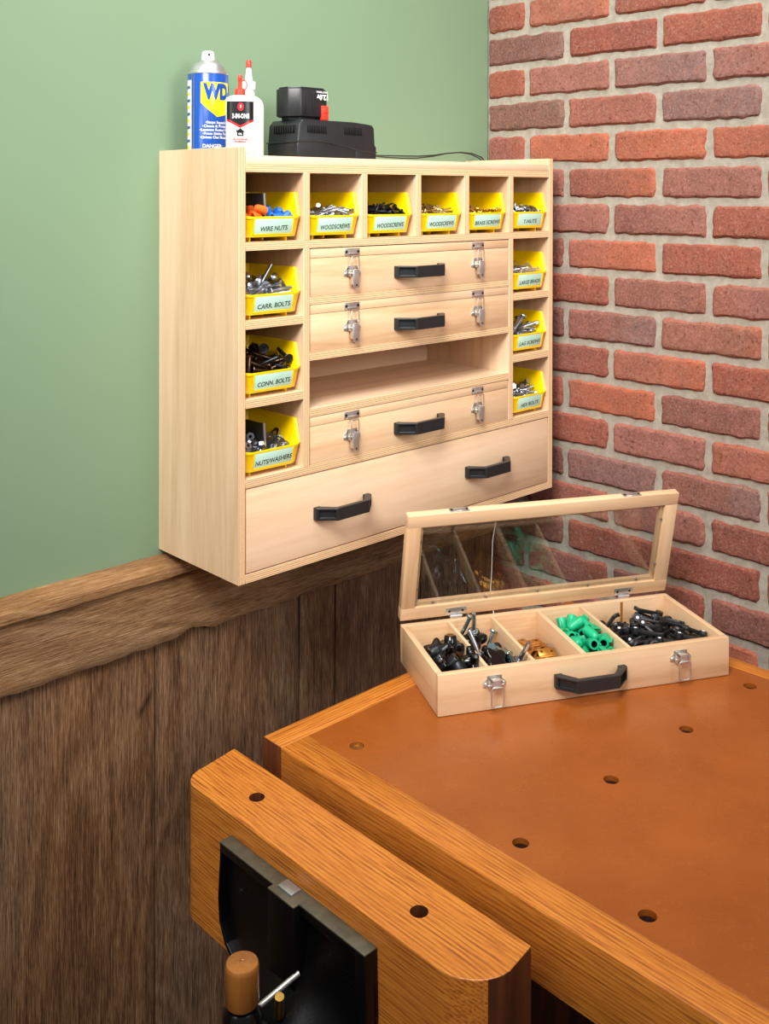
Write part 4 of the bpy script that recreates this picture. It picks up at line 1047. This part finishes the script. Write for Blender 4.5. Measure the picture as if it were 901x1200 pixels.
 [[2151,1408,88,1,-4,-152],[1713,925,176,248,9,154],[1784,602,88,1,-4,-259],[1889,467,123,-9,273,136],[1822,725,103,298,25,15],[2142,258,117,18,-1,5],[2199,1316,115,20,-4,0],[2139,1347,147,-311,-21,61],[1791,1259,81,0,292,116],[2196,982,88,1,-4,3],[2170,684,200,103,-2,-266],[2098,981,118,12,6,-222],[1838,381,146,39,0,-8],[1821,720,189,42,-23,-310],[2158,1101,157,13,287,108],[2004,136,235,-157,294,-4],[1930,779,166,0,-63,-228],[2205,637,194,214,-13,39],[2088,937,168,-37,-1,241],[1899,1096,114,-298,-25,-45],[1785,320,159,12,-45,78],[1750,273,164,-51,273,-5],[1898,1050,160,-26,264,-79],[1773,1115,134,-12,274,-46],[1907,1418,178,13,-17,-1],[2185,475,205,-122,303,-2],[2097,1208,263,-44,-11,48],[1853,1148,212,-289,-14,-84],[1730,279,214,-61,260,-27],[2146,1415,218,-8,297,-158],[1873,474,299,-61,-12,254],[2189,278,154,30,-16,139],[1815,1405,203,9,-38,-11],[1999,697,243,-3,251,-178],[2156,891,240,0,61,-167],[1955,740,282,-56,-23,-41],[1901,1374,280,12,13,-287],[1690,1376,171,-3,216,-3]],
 [[3117,405,150,167,94,-127],[2454,685,149,168,98,143],[3049,197,70,6,-3,103],[2678,198,149,-168,98,-172],[2835,501,150,164,52,-80],[2935,239,283,156,-7,-174],[3068,1078,149,-149,-245,54],[3049,936,148,145,-210,16],[2722,993,149,-169,-104,-142],[2623,196,193,53,28,-216],[2741,800,149,-168,98,127],[2780,696,133,29,-103,-307],[3083,1053,312,179,2,-88],[3106,586,182,197,94,-96],[2622,944,244,-36,-216,-90],[2485,594,313,165,20,226],[2800,1126,149,-117,-172,18],[3050,1555,150,164,56,10],[2566,1291,195,86,56,-74],[2703,649,295,-162,-42,-188],[2930,1225,290,159,113,-53],[3047,915,476,39,283,-48],[2546,1557,148,169,-104,-8],[2715,410,325,-22,219,222],[2878,1562,205,157,-174,0],[2556,918,446,-292,-63,-58],[2527,387,437,-98,183,4],[2520,1325,280,94,-7,-301],[2619,1477,204,90,17,151],[2672,1496,551,263,-31,-61],[3010,1285,291,-121,-146,-33],[3054,261,435,-236,-34,76],[2521,787,554,-127,280,17],[3044,483,370,-173,-73,10],[2830,1046,450,-143,188,-84],[2704,1027,441,-50,-274,-42],[2886,1375,403,265,86,-8],[2800,941,477,-18,260,-177],[2832,332,320,102,-50,-296],[2518,1061,486,-133,300,-35],[2973,704,373,123,-70,-144],[2826,1410,594,289,89,68],[2520,758,492,119,81,-33],[3049,1538,453,162,31,8],[2877,1170,617,-56,-201,73],[2941,531,509,-171,-179,-49],[2895,945,582,-65,-209,-197],[2716,414,565,27,-188,-196],[2803,857,603,123,205,-6],[2797,112,492,-158,247,0]],
 [[3468,1295,113,0,4,-9],[4665,612,113,5,5,-204],[4307,1013,119,-4,308,74],[4144,1032,126,18,312,9],[3955,1211,104,153,9,-296],[3812,774,190,-296,0,31],[4604,931,119,310,6,151],[3773,563,119,313,5,20],[4609,736,213,-293,6,-161],[4088,1056,234,18,289,-126],[2490,772,342,-159,35,163],[3429,427,103,148,9,-54],[4278,736,157,-157,-6,-294],[4652,1040,219,-10,297,-147],[4050,1480,226,26,311,68],[3864,1507,104,-161,305,-6],[3230,208,117,297,6,6],[4382,1173,157,-166,-6,-162],[4660,1014,330,-18,21,135],[3994,361,119,313,5,29],[4513,990,117,302,6,-162],[4381,1466,93,-136,-283,29],[3444,1521,374,-10,251,160],[4485,1046,119,-4,308,-157],[3754,407,157,-157,-6,19],[3990,158,120,94,10,27],[4124,928,303,-308,25,-67],[3632,1012,189,41,-15,47],[4246,1184,129,-31,-18,61],[3470,412,262,314,35,100],[3374,173,224,1,288,-115],[3845,332,104,255,-57,-31],[3926,1073,348,-27,17,9],[3982,925,116,-114,304,1],[3595,1270,271,67,36,-258],[3710,427,250,-11,9,25],[3859,1070,325,-23,5,311],[4693,750,123,27,-268,-51],[3755,879,164,60,18,-274],[4249,1062,245,-95,-68,-155],[3535,702,268,-65,-10,-236],[3482,249,193,-302,-57,77],[3984,1462,375,-35,32,-5],[3688,624,277,-283,4,36],[4598,214,271,8,306,-11],[3288,504,230,-33,21,137],[3257,1484,112,6,-30,-172],[3838,533,336,308,3,-5],[3762,294,296,172,-22,27],[4185,454,242,3,313,41],[3988,787,324,109,-292,40],[3453,205,352,-225,11,0],[4723,922,219,3,-253,68],[4720,653,311,-151,295,21],[3232,861,234,-10,-2,-1],[3257,519,306,138,3,160],[4260,450,166,151,-28,26],[3545,1178,396,11,9,-219],[4226,240,344,292,7,62],[3944,186,407,-84,-12,36],[4518,720,269,144,-8,-295],[3288,1525,220,2,-294,163],[4661,1443,371,-131,21,-297],[4544,1513,304,160,-271,-4],[3862,1258,355,21,45,256],[3944,1215,406,-44,6,-34],[3548,916,322,144,17,-1],[4461,1190,312,49,-278,-45],[3883,503,441,-16,11,-17],[3357,344,277,200,-30,-12],[4728,159,366,145,-271,-22],[4245,993,403,11,-302,-21],[3707,989,437,-20,-9,-93],[4374,161,96,-190,-169,34],[3656,1486,330,58,-304,106],[3860,1041,516,47,49,-95],[3738,1190,366,197,-23,-211],[4324,1135,483,-285,21,-42],[4246,524,480,-16,16,-37],[4536,1469,409,-8,-285,7],[3328,789,258,285,-22,20],[3789,564,359,-131,301,37],[3368,671,306,58,-52,-191],[3947,1350,448,103,15,-40],[3864,1496,304,49,-272,84],[3315,1281,349,268,-20,68],[4686,383,498,26,19,161],[4328,1404,435,278,15,-49]],
]
def frame_of(key):
    if key == 'case': return cm
    return Matrix.Translation(BINS[key].location)
ITEMS = []; HEAPS = []; HEAPGRID = []
ri = random.Random(21)
for row, (key, sub, mb, n, bx, name, cat, lab, grp, heap, hh) in enumerate(KINDS):
    F = frame_of(key); me = mb.mesh(name); pid = key + sub
    if heap:                                             # the pieces too deep in the bin to count
        h = MB(); x0, x1 = (bx[0] - .001, bx[1] + .001) if sub else (.0085, BW - .0085)
        nx_, ny_ = 14, 18; vs = []; fs = []
        for j in range(ny_ + 1):
            for i in range(nx_ + 1):
                u, v = i / nx_, j / ny_
                x = x0 + (x1 - x0) * u; y = .0115 + (BD - .026) * v
                z = FT + .0030 + (hh - FT) * (.80 + .45 * math.sin(PI * min(1, v * 1.1)) - .22 * abs(2 * u - 1) ** 2) + .002 * noise.noise(Vector((x * 150, y * 150, hh)))
                vs.append((x, y, z))
        for j in range(ny_):
            for i in range(nx_): a = j * (nx_ + 1) + i; fs.append((a, a + 1, a + nx_ + 2, a + nx_ + 1))
        mm_ = mb.mats[0]
        HEAPGRID.append((F.copy(), list(vs), list(fs), key))
        h.add(vs, fs, mm_, True)
        for _ in range(heap):
            u, v = ri.random(), ri.random() * .8
            x = x0 + (x1 - x0) * (.12 + .76 * u); y = .018 + (BD - .04) * v
            k = min(ny_, int(round((y - .0115) / (BD - .026) * ny_))) * (nx_ + 1) + int(round((x - x0) / (x1 - x0) * nx_))
            z = vs[k][2]
            e = Euler((ri.uniform(-.35, .35) + PI / 2, 0, ri.uniform(0, 2 * PI)), 'XYZ') if name not in ('washer', 'tee_nut', 'hex_nut', 'wire_nut') else Euler((ri.uniform(-.8, .8), ri.uniform(-.8, .8), ri.uniform(0, 6.3)))
            X = T(x, y, z) @ e.to_matrix().to_4x4()
            ps = [X @ Vector(q) for q in mb.v]
            if min(p.x for p in ps) < x0 or max(p.x for p in ps) > x1 or min(p.y for p in ps) < .0115 or max(p.y for p in ps) > BD - .01:
                dx = max(0, x0 - min(p.x for p in ps)) - max(0, max(p.x for p in ps) - x1); dy = max(0, .0115 - min(p.y for p in ps)) - max(0, max(p.y for p in ps) - BD + .01)
                X = T(dx, dy, 0) @ X
                ps = [X @ Vector(q) for q in mb.v]
                if min(p.x for p in ps) < x0 - .001 or max(p.x for p in ps) > x1 + .001: continue
                h.add([X @ Vector(q) for q in mb.v], mb.f, mm_, True)
        o = h.build(name + '_heap', None, F.translation)
        tag(o, 'deeper mass of %s under the loose ones' % grp, cat + ' heap', None, 'stuff')
        HEAPS.append(o)
    ps = POSES[row] if POSES else None
    for i in range(n):
        o = bpy.data.objects.new(name, me); col.objects.link(o)
        if ps is not None:
            if ps[i] is None: bpy.data.objects.remove(o); continue
            q = ps[i]
            L_ = T(q[0] / 1e4, q[1] / 1e4, q[2] / 1e4) @ Euler((q[3] / 100, q[4] / 100, q[5] / 100)).to_matrix().to_4x4()
        else:
            L_ = T(ri.uniform(bx[0], bx[1]), ri.uniform(bx[2], bx[3]), bx[4] + .012 + i * .006) @ Euler((ri.uniform(1.2, 1.9), ri.uniform(-.3, .3), ri.uniform(0, 6.28))).to_matrix().to_4x4()
        o.matrix_world = F @ L_
        tag(o, lab, cat, grp)
        ITEMS.append((pid, i, o, key))

# ================================================================== ON TOP OF THE CABINET
SZ = Z0 + .6295
def cyl_label_angle(x, y): return math.atan2(-1.492 - y, -1.728 - x)
# spray can
cx_, cy_, r_ = -.7655, -.0600, .0328
can = thing('spray_can', 'blue and yellow spray lubricant can standing at the left on the cabinet top', 'spray can', (cx_, cy_, SZ))
A0 = cyl_label_angle(cx_, cy_)                           # direction that faces the viewer
mb = MB()
mb.lathe([(.0300, 0), (.0318, .0006), (.0325, .0030), (.0315, .0042), (r_, .0055), (r_, .1475), (.0318, .1500), (.0322, .1512)], M['canblue'], 64)
H_ = .1475
def cpatch(pts, m, lift=.0002): v_, f_ = patch(pts, (r_, A0, lift)); mb.add(v_, f_, m)
cpatch([(-.0120, .1010), (-.0120, .1340), (.0420, .1340), (.0420, .0930), (.0330, .0820), (.0150, .0780), (.0020, .0880)], M['canyellow'])
mb.text('WD-40', .0325, M['canblue'], T(0, 0, .1175), wide=.74, off=.0022, wrap=(r_, A0 - math.radians(10), .0004), align='LEFT')
for x, wd_, m in ((-.0255, .0010, 'alu'), (-.0275, .0016, 'candark'), (-.0295, .0010, 'alu')):
    cpatch([(x, .006), (x + wd_, .006), (x + wd_, .147), (x, .147)], M[m], .0003)
cpatch([(-.052, .006), (-.0305, .006), (-.0305, .138), (-.052, .138)], M['white_ink'])
rt = random.Random(2)
for k in range(11):
    z = .016 + k * .0108; cpatch([(-.050, z), (-.034, z), (-.034, z + .0045), (-.050, z + .0045)], M['canyellow'] if k % 2 else M['canblue'], .0004)
for k, tx in enumerate(['\u2022Stops Squeaks', '\u2022Cleans & Protects', '\u2022Loosens Rusted Parts', '\u2022Frees Sticky Parts', '\u2022Drives Out Moisture']):
    mb.text(tx, .0062, M['white_ink'], T(0, 0, .0690 - k * .0060), off=.00012, wrap=(r_, A0 + math.radians(26), .0003))
mb.text('DANGER:', .0080, M['white_ink'], T(0, 0, .0310), off=.00015, wrap=(r_, A0 + math.radians(14), .0003))
mb.text('HARMFUL OR FATAL', .0046, M['white_ink'], T(0, 0, .0245), off=.0001, wrap=(r_, A0 + math.radians(16), .0003))
mb.build('can_body', can)
mb = MB(); mb.lathe([(.0330, .1480), (.0336, .1500), (.0328, .1520), (.0290, .1524), (.0282, .1545), (.0262, .1610), (.0215, .1670), (.0175, .1690), (.0178, .1702), (.0150, .1712)], M['alu'], 48); mb.build('can_dome', can)
mb = MB(); mb.lathe([(.0108, .1706), (.0106, .1760), (.0094, .1850), (.0080, .1866), (.0020, .1868)], M['white_p'], 28)
nx1 = T(math.cos(A0 + .15) * .0098, math.sin(A0 + .15) * .0098, .1805) @ R(A0 + .15, 'Z') @ R(PI / 2, 'Y')
mb.lathe([(.0022, -.001), (.0022, .0008), (.0018, .0010)], M['ink'], 16, nx1); mb.build('spray_nozzle', can)

def oval(a, b_, n=40, p=2.6):
    out = []
    for i in range(n):
        t_ = 2 * PI * i / n; c_, s_ = math.cos(t_), math.sin(t_)
        out.append((a * math.copysign(abs(c_) ** (2 / p), c_), b_ * math.copysign(abs(s_) ** (2 / p), s_)))
    return out
def loft(mb, rings, m):
    vs = []; fs = []; n = len(rings[0][0])
    for pts, z in rings: vs += [(x, y, z) for x, y in pts]
    for j in range(len(rings) - 1):
        for i in range(n): k = (i + 1) % n; fs.append((j * n + i, j * n + k, (j + 1) * n + k, (j + 1) * n + i))
    fs.append(tuple(range(n))[::-1]); fs.append(tuple((len(rings) - 1) * n + i for i in range(n)))
    mb.add(vs, fs, m, True)
# oil bottle in front
ob = thing('oil_bottle', 'small white squeeze bottle with black and red label in front of the blue spray can', 'bottle', (-.7665, -.1500, SZ), math.radians(-33))
a, b_ = .0218, .0125
mb = MB(); loft(mb, [(oval(a * .93, b_ * .9), 0), (oval(a, b_), .0025), (oval(a, b_), .1000), (oval(a * .94, b_ * .95), .1045), (oval(a * .72, b_ * .85), .1078), (oval(a * .42, b_ * .66, p=2), .1088)], M['white_p'])
yf = -b_ - .0003
def flat(pts, m, d=0):
    mb.add([(x, yf - d + .0 * x, z) for x, z in pts], [tuple(range(len(pts)))], m)
def bowed(pts, m, d=0):
    b2 = bmesh.new(); b2.faces.new([b2.verts.new((x, 0, z)) for x, z in pts])
    for k in range(-9, 10):
        bmesh.ops.bisect_plane(b2, geom=b2.verts[:] + b2.edges[:] + b2.faces[:], plane_co=(k * a / 9.6, 0, 0), plane_no=(1, 0, 0), dist=1e-7)
    for v in b2.verts:
        q = min(.999, abs(v.co.x) / a); v.co.y = -(b_ * (1 - q ** 2.6) ** (1 / 2.6)) - .00035 - d
    mb.bm(b2, m)
bowed([(-.0208, .0990), (-.0208, .0715), (.0, .0610), (.0208, .0715), (.0208, .0990)], M['black_print'])
bowed([(-.0208, .0715), (-.0208, .0680), (.0, .0572), (.0208, .0680), (.0208, .0715), (.0, .0610)], M['red_print'], .0001)
ov = [(.0005 + .0048 * math.cos(2 * PI * i / 24), .0905 + .0066 * math.sin(2 * PI * i / 24)) for i in range(24)]
bowed(ov, M['red_print'], .0002)
YF = yf - .0007
mb.text('3', .0060, M['white_ink'], T(.0005, YF - .0002, .0905) @ FRONT, off=.0001)
mb.text('3-IN-ONE', .0100, M['white_ink'], T(.0005, YF, .0755) @ FRONT, wide=.62, off=.00035)
bowed([(-.0052, .0445), (.0052, .0445), (.0052, .0510), (.0075, .0510), (.0, .0570), (-.0048, .0532), (-.0048, .0555), (-.0062, .0555), (-.0062, .0520), (-.0075, .0510), (-.0052, .0510)], M['black_print'], .0001)
mb.text('OIL', .0038, M['white_ink'], T(0, YF, .0478) @ FRONT, off=.0001)
mb.text('MULTI-PURPOSE', .0034, M['red_print'], T(0, YF, .0395) @ FRONT, off=.00018, wide=.9)
mb.text('HOUSEHOLD', .0034, M['red_print'], T(0, YF, .0358) @ FRONT, off=.00018, wide=.9)
mb.text('3 fl oz', .0030, M['black_print'], T(.010, YF, .0180) @ FRONT, off=.0001)
mb.build('bottle_body', ob)
mb = MB(); mb.lathe([(.0084, .1075), (.0086, .1100), (.0080, .1180), (.0062, .1195), (.0034, .1210), (.0030, .1330), (.0034, .1345), (.0034, .1400), (.0026, .1412)], M['red'], 24)
mb.tube([(.0030, 0, .1325), (.0070, 0, .1335), (.0102, 0, .1300), (.0110, 0, .1250), (.0098, 0, .1205), (.0076, 0, .1180)], .0010, M['red'], 8)
mb.build('spout_cap', ob)
# translucent glue bottle behind
gb = thing('squeeze_bottle', 'tall translucent squeeze bottle with red tipped nozzle behind the small oil bottle', 'bottle', (-.6985, -.0800, SZ), math.radians(-35))
mb = MB(); A_, B_ = .0252, .0160
loft(mb, [(oval(A_ * .94, B_ * .92), 0), (oval(A_, B_), .003), (oval(A_, B_), .0960), (oval(A_ * .97, B_), .1030), (oval(A_ * .86, B_ * .95), .1090), (oval(A_ * .66, B_ * .8), .1140), (oval(A_ * .42, B_ * .62, p=2), .1172), (oval(.0098, .0098, p=2), .1185), (oval(.0095, .0095, p=2), .1290)], M['pe']); mb.build('bottle_body', gb)
mb = MB(); mb.lathe([(.0112, .1270), (.0116, .1290), (.0114, .1400), (.0100, .1410), (.0072, .1414), (.0058, .1480), (.0036, .1660), (.0033, .1670)], M['pe'], 28); mb.build('nozzle', gb)
mb = MB(); mb.lathe([(.0046, .1640), (.0047, .1720), (.0040, .1760), (.0022, .1772)], M['red'], 20); mb.build('nozzle_tip', gb)
# battery charger
chx0, chx1, chy0, chy1 = -.6520, -.4720, -.1500, -.0690
ch = thing('battery_charger', 'black battery charger with cooling slots on the cabinet top', 'battery charger', (chx0, chy0, SZ))
W_, D_, Hc = chx1 - chx0, chy1 - chy0, .0785
mb = MB()
prof = [(.003, 0), (W_ - .003, 0), (W_ - .001, .012), (W_, .036), (W_ - .004, .040), (W_ - .006, .0700), (W_ - .012, .0755), (W_ - .055, Hc), (.012, Hc - .0), (.004, .0700), (.0015, .040), (0, .036)]
mb.prism(prof, 0, D_, M['black'], 'y', .0022)
seam = [(-.0003 + W_ * t_, -.0006, .041 + .0045 * math.sin(t_ * 5.2) - .010 * t_) for t_ in [i / 24 for i in range(25)]]
mb.tube(seam, .0011, M['black'], 6)
mb.tube([(-.0006, D_ * (1 - i / 8), .040 + .0012 * i / 8) for i in range(9)], .0011, M['black'], 6)
for x in [.022 + .0048 * i for i in range(9)] + [.104 + .0046 * i for i in range(9)]:
    mb.box(x, x + .0022, -.0012, .006, .0565, .0690, M['iron'], .0003)
    mb.box(x + .0024, x + .0036, -.0015, .004, .0560, .0695, M['black'], .0003)
for y in [.010 + .0062 * i for i in range(9)]:
    mb.box(-.0006, .006, y, y + .0024, .0565, .0690, M['iron'], .0003)
    mb.box(-.0010, .006, y + .0026, y + .0040, .0560, .0695, M['black'], .0003)
mb.box(W_ - .05, W_ - .012, -.0008, .002, .006, .030, M['black'], .0006)
mb.build('charger_body', ch)
bt = thing('battery_pack', 'black power tool battery with red latch sitting on the charger', 'battery', (-.6520, -.1400, SZ + Hc))
mb = MB()
def octo(x0, x1, y0, y1, c_): return [(x0 + c_, y0), (x1 - c_ * .7, y0), (x1, y0 + c_ * .7), (x1, y1 - c_), (x1 - c_, y1), (x0 + c_, y1), (x0, y1 - c_), (x0, y0 + c_)]
mb.prism(octo(.002, .084, .002, .064, .016), .0055, .0525, M['black'], 'z', .0022)
mb.prism(octo(.005, .081, .005, .061, .016), .0520, .0555, M['black'], 'z', .001)
mb.prism(octo(.010, .076, .010, .056, .012), 0, .0060, M['black'], 'z', .0008)
for x in (.024, .0285, .044): mb.box(x, x + .0012, .0004, .003, .010, .047, M['black'], .0003)
mb.text('12.0v', .0125, M['white_ink'], T(.0650, .0009, .0400) @ FRONT @ R(PI, 'Z'), off=.0005, wide=.95)
mb.text('CRAFTSMAN', .0044, M['white_ink'], T(.0635, .0012, .0485) @ FRONT @ R(PI, 'Z'), off=.0001)
mb.build('battery_body', bt)
mb = MB(); mb.box(.0620, .0760, -.0016, .006, .0010, .0255, M['red'], .0012); mb.box(.0640, .0740, -.0028, 0, .0130, .0230, M['red'], .0008); mb.build('release_latch', bt)
mb = MB()
pp = [(-.4725, -.105, .647), (-.455, -.100, .6555), (-.43, -.090, .6560), (-.40, -.075, .6555), (-.35, -.050, .6570), (-.30, -.040, .6580), (-.25, -.035, .6590), (-.20, -.032, .6625), (-.16, -.030, .6675), (-.12, -.030, .6705), (-.085, -.030, .6690), (-.055, -.030, .6620), (-.036, -.028, .648), (-.030, -.027, .62), (-.030, -.027, .50)]
mb.tube([(x, y, Z0 + z) for x, y, z in pp], .0013, M['black'], 8)
mb.tube([(x, y + .004, Z0 + z - .0022 + .002 * math.sin(i * .9)) for i, (x, y, z) in enumerate(pp)], .0012, M['black'], 8)
tag(mb.build('power_cord'), 'thin black charger cord running to the corner of the walls', 'cord')

# ================================================================== LIGHT + CAMERA
def area(name, loc, target, size, power, colr=(1, 1, 1), sy=None, spread=180):
    l = bpy.data.lights.new(name, 'AREA'); l.energy = power; l.color = colr; l.size = size; l.spread = math.radians(spread)
    if sy: l.shape = 'RECTANGLE'; l.size_y = sy
    o = bpy.data.objects.new(name, l); col.objects.link(o); o.location = loc
    o.rotation_euler = (Vector(target) - Vector(loc)).to_track_quat('-Z', 'Y').to_euler(); return o
area('key_softbox', (-2.1, -1.3, 3.0), (-.42, -.2, 1.66), .9, 19, (1, .975, .945), .9, 78)
area('overhead_softbox', (-.75, -.75, 3.1), (-.6, -.40, 1.0), .8, 11, (1, .98, .95), .8, 120)
area('front_fill', (-.75, -2.6, 2.35), (-.45, 0, 1.65), .9, 4.5, (.98, .98, 1), .9, 60)
area('left_fill', (-3.1, -.75, 2.1), (-.9, -.2, 1.5), .8, 2.6, (1, .97, .95), .8, 90)
wd_ = bpy.data.worlds.new('studio'); sc.world = wd_; wd_.use_nodes = True
wd_.node_tree.nodes['Background'].inputs[0].default_value = (.92, .96, 1, 1)
wd_.node_tree.nodes['Background'].inputs[1].default_value = .15

cam_d = bpy.data.cameras.new('camera'); cam_o = bpy.data.objects.new('camera', cam_d); col.objects.link(cam_o)
rx = Vector((.72492803, -.6888223, .00178679)); ux = Vector((.00219578, .00490482, .99998556)); fx = Vector((.68882112, .72491364, -.00506814))
Mx = Matrix((rx, ux, -fx)).transposed().to_4x4(); Mx.translation = Vector((-1.72802, -1.49203, Z0 + .586066))
cam_o.matrix_world = Mx
cam_d.sensor_fit = 'HORIZONTAL'; cam_d.sensor_width = 36; cam_d.lens = 1218.954 * 36 / 901
cam_d.shift_x = 0; cam_d.shift_y = (232.032 - 600) / 901; cam_d.clip_start = .02
sc.camera = cam_o
sc.view_settings.view_transform = 'Standard'; sc.view_settings.look = 'None'
sc.view_settings.exposure = 0; sc.view_settings.gamma = 1; sc.view_settings.use_curve_mapping = False
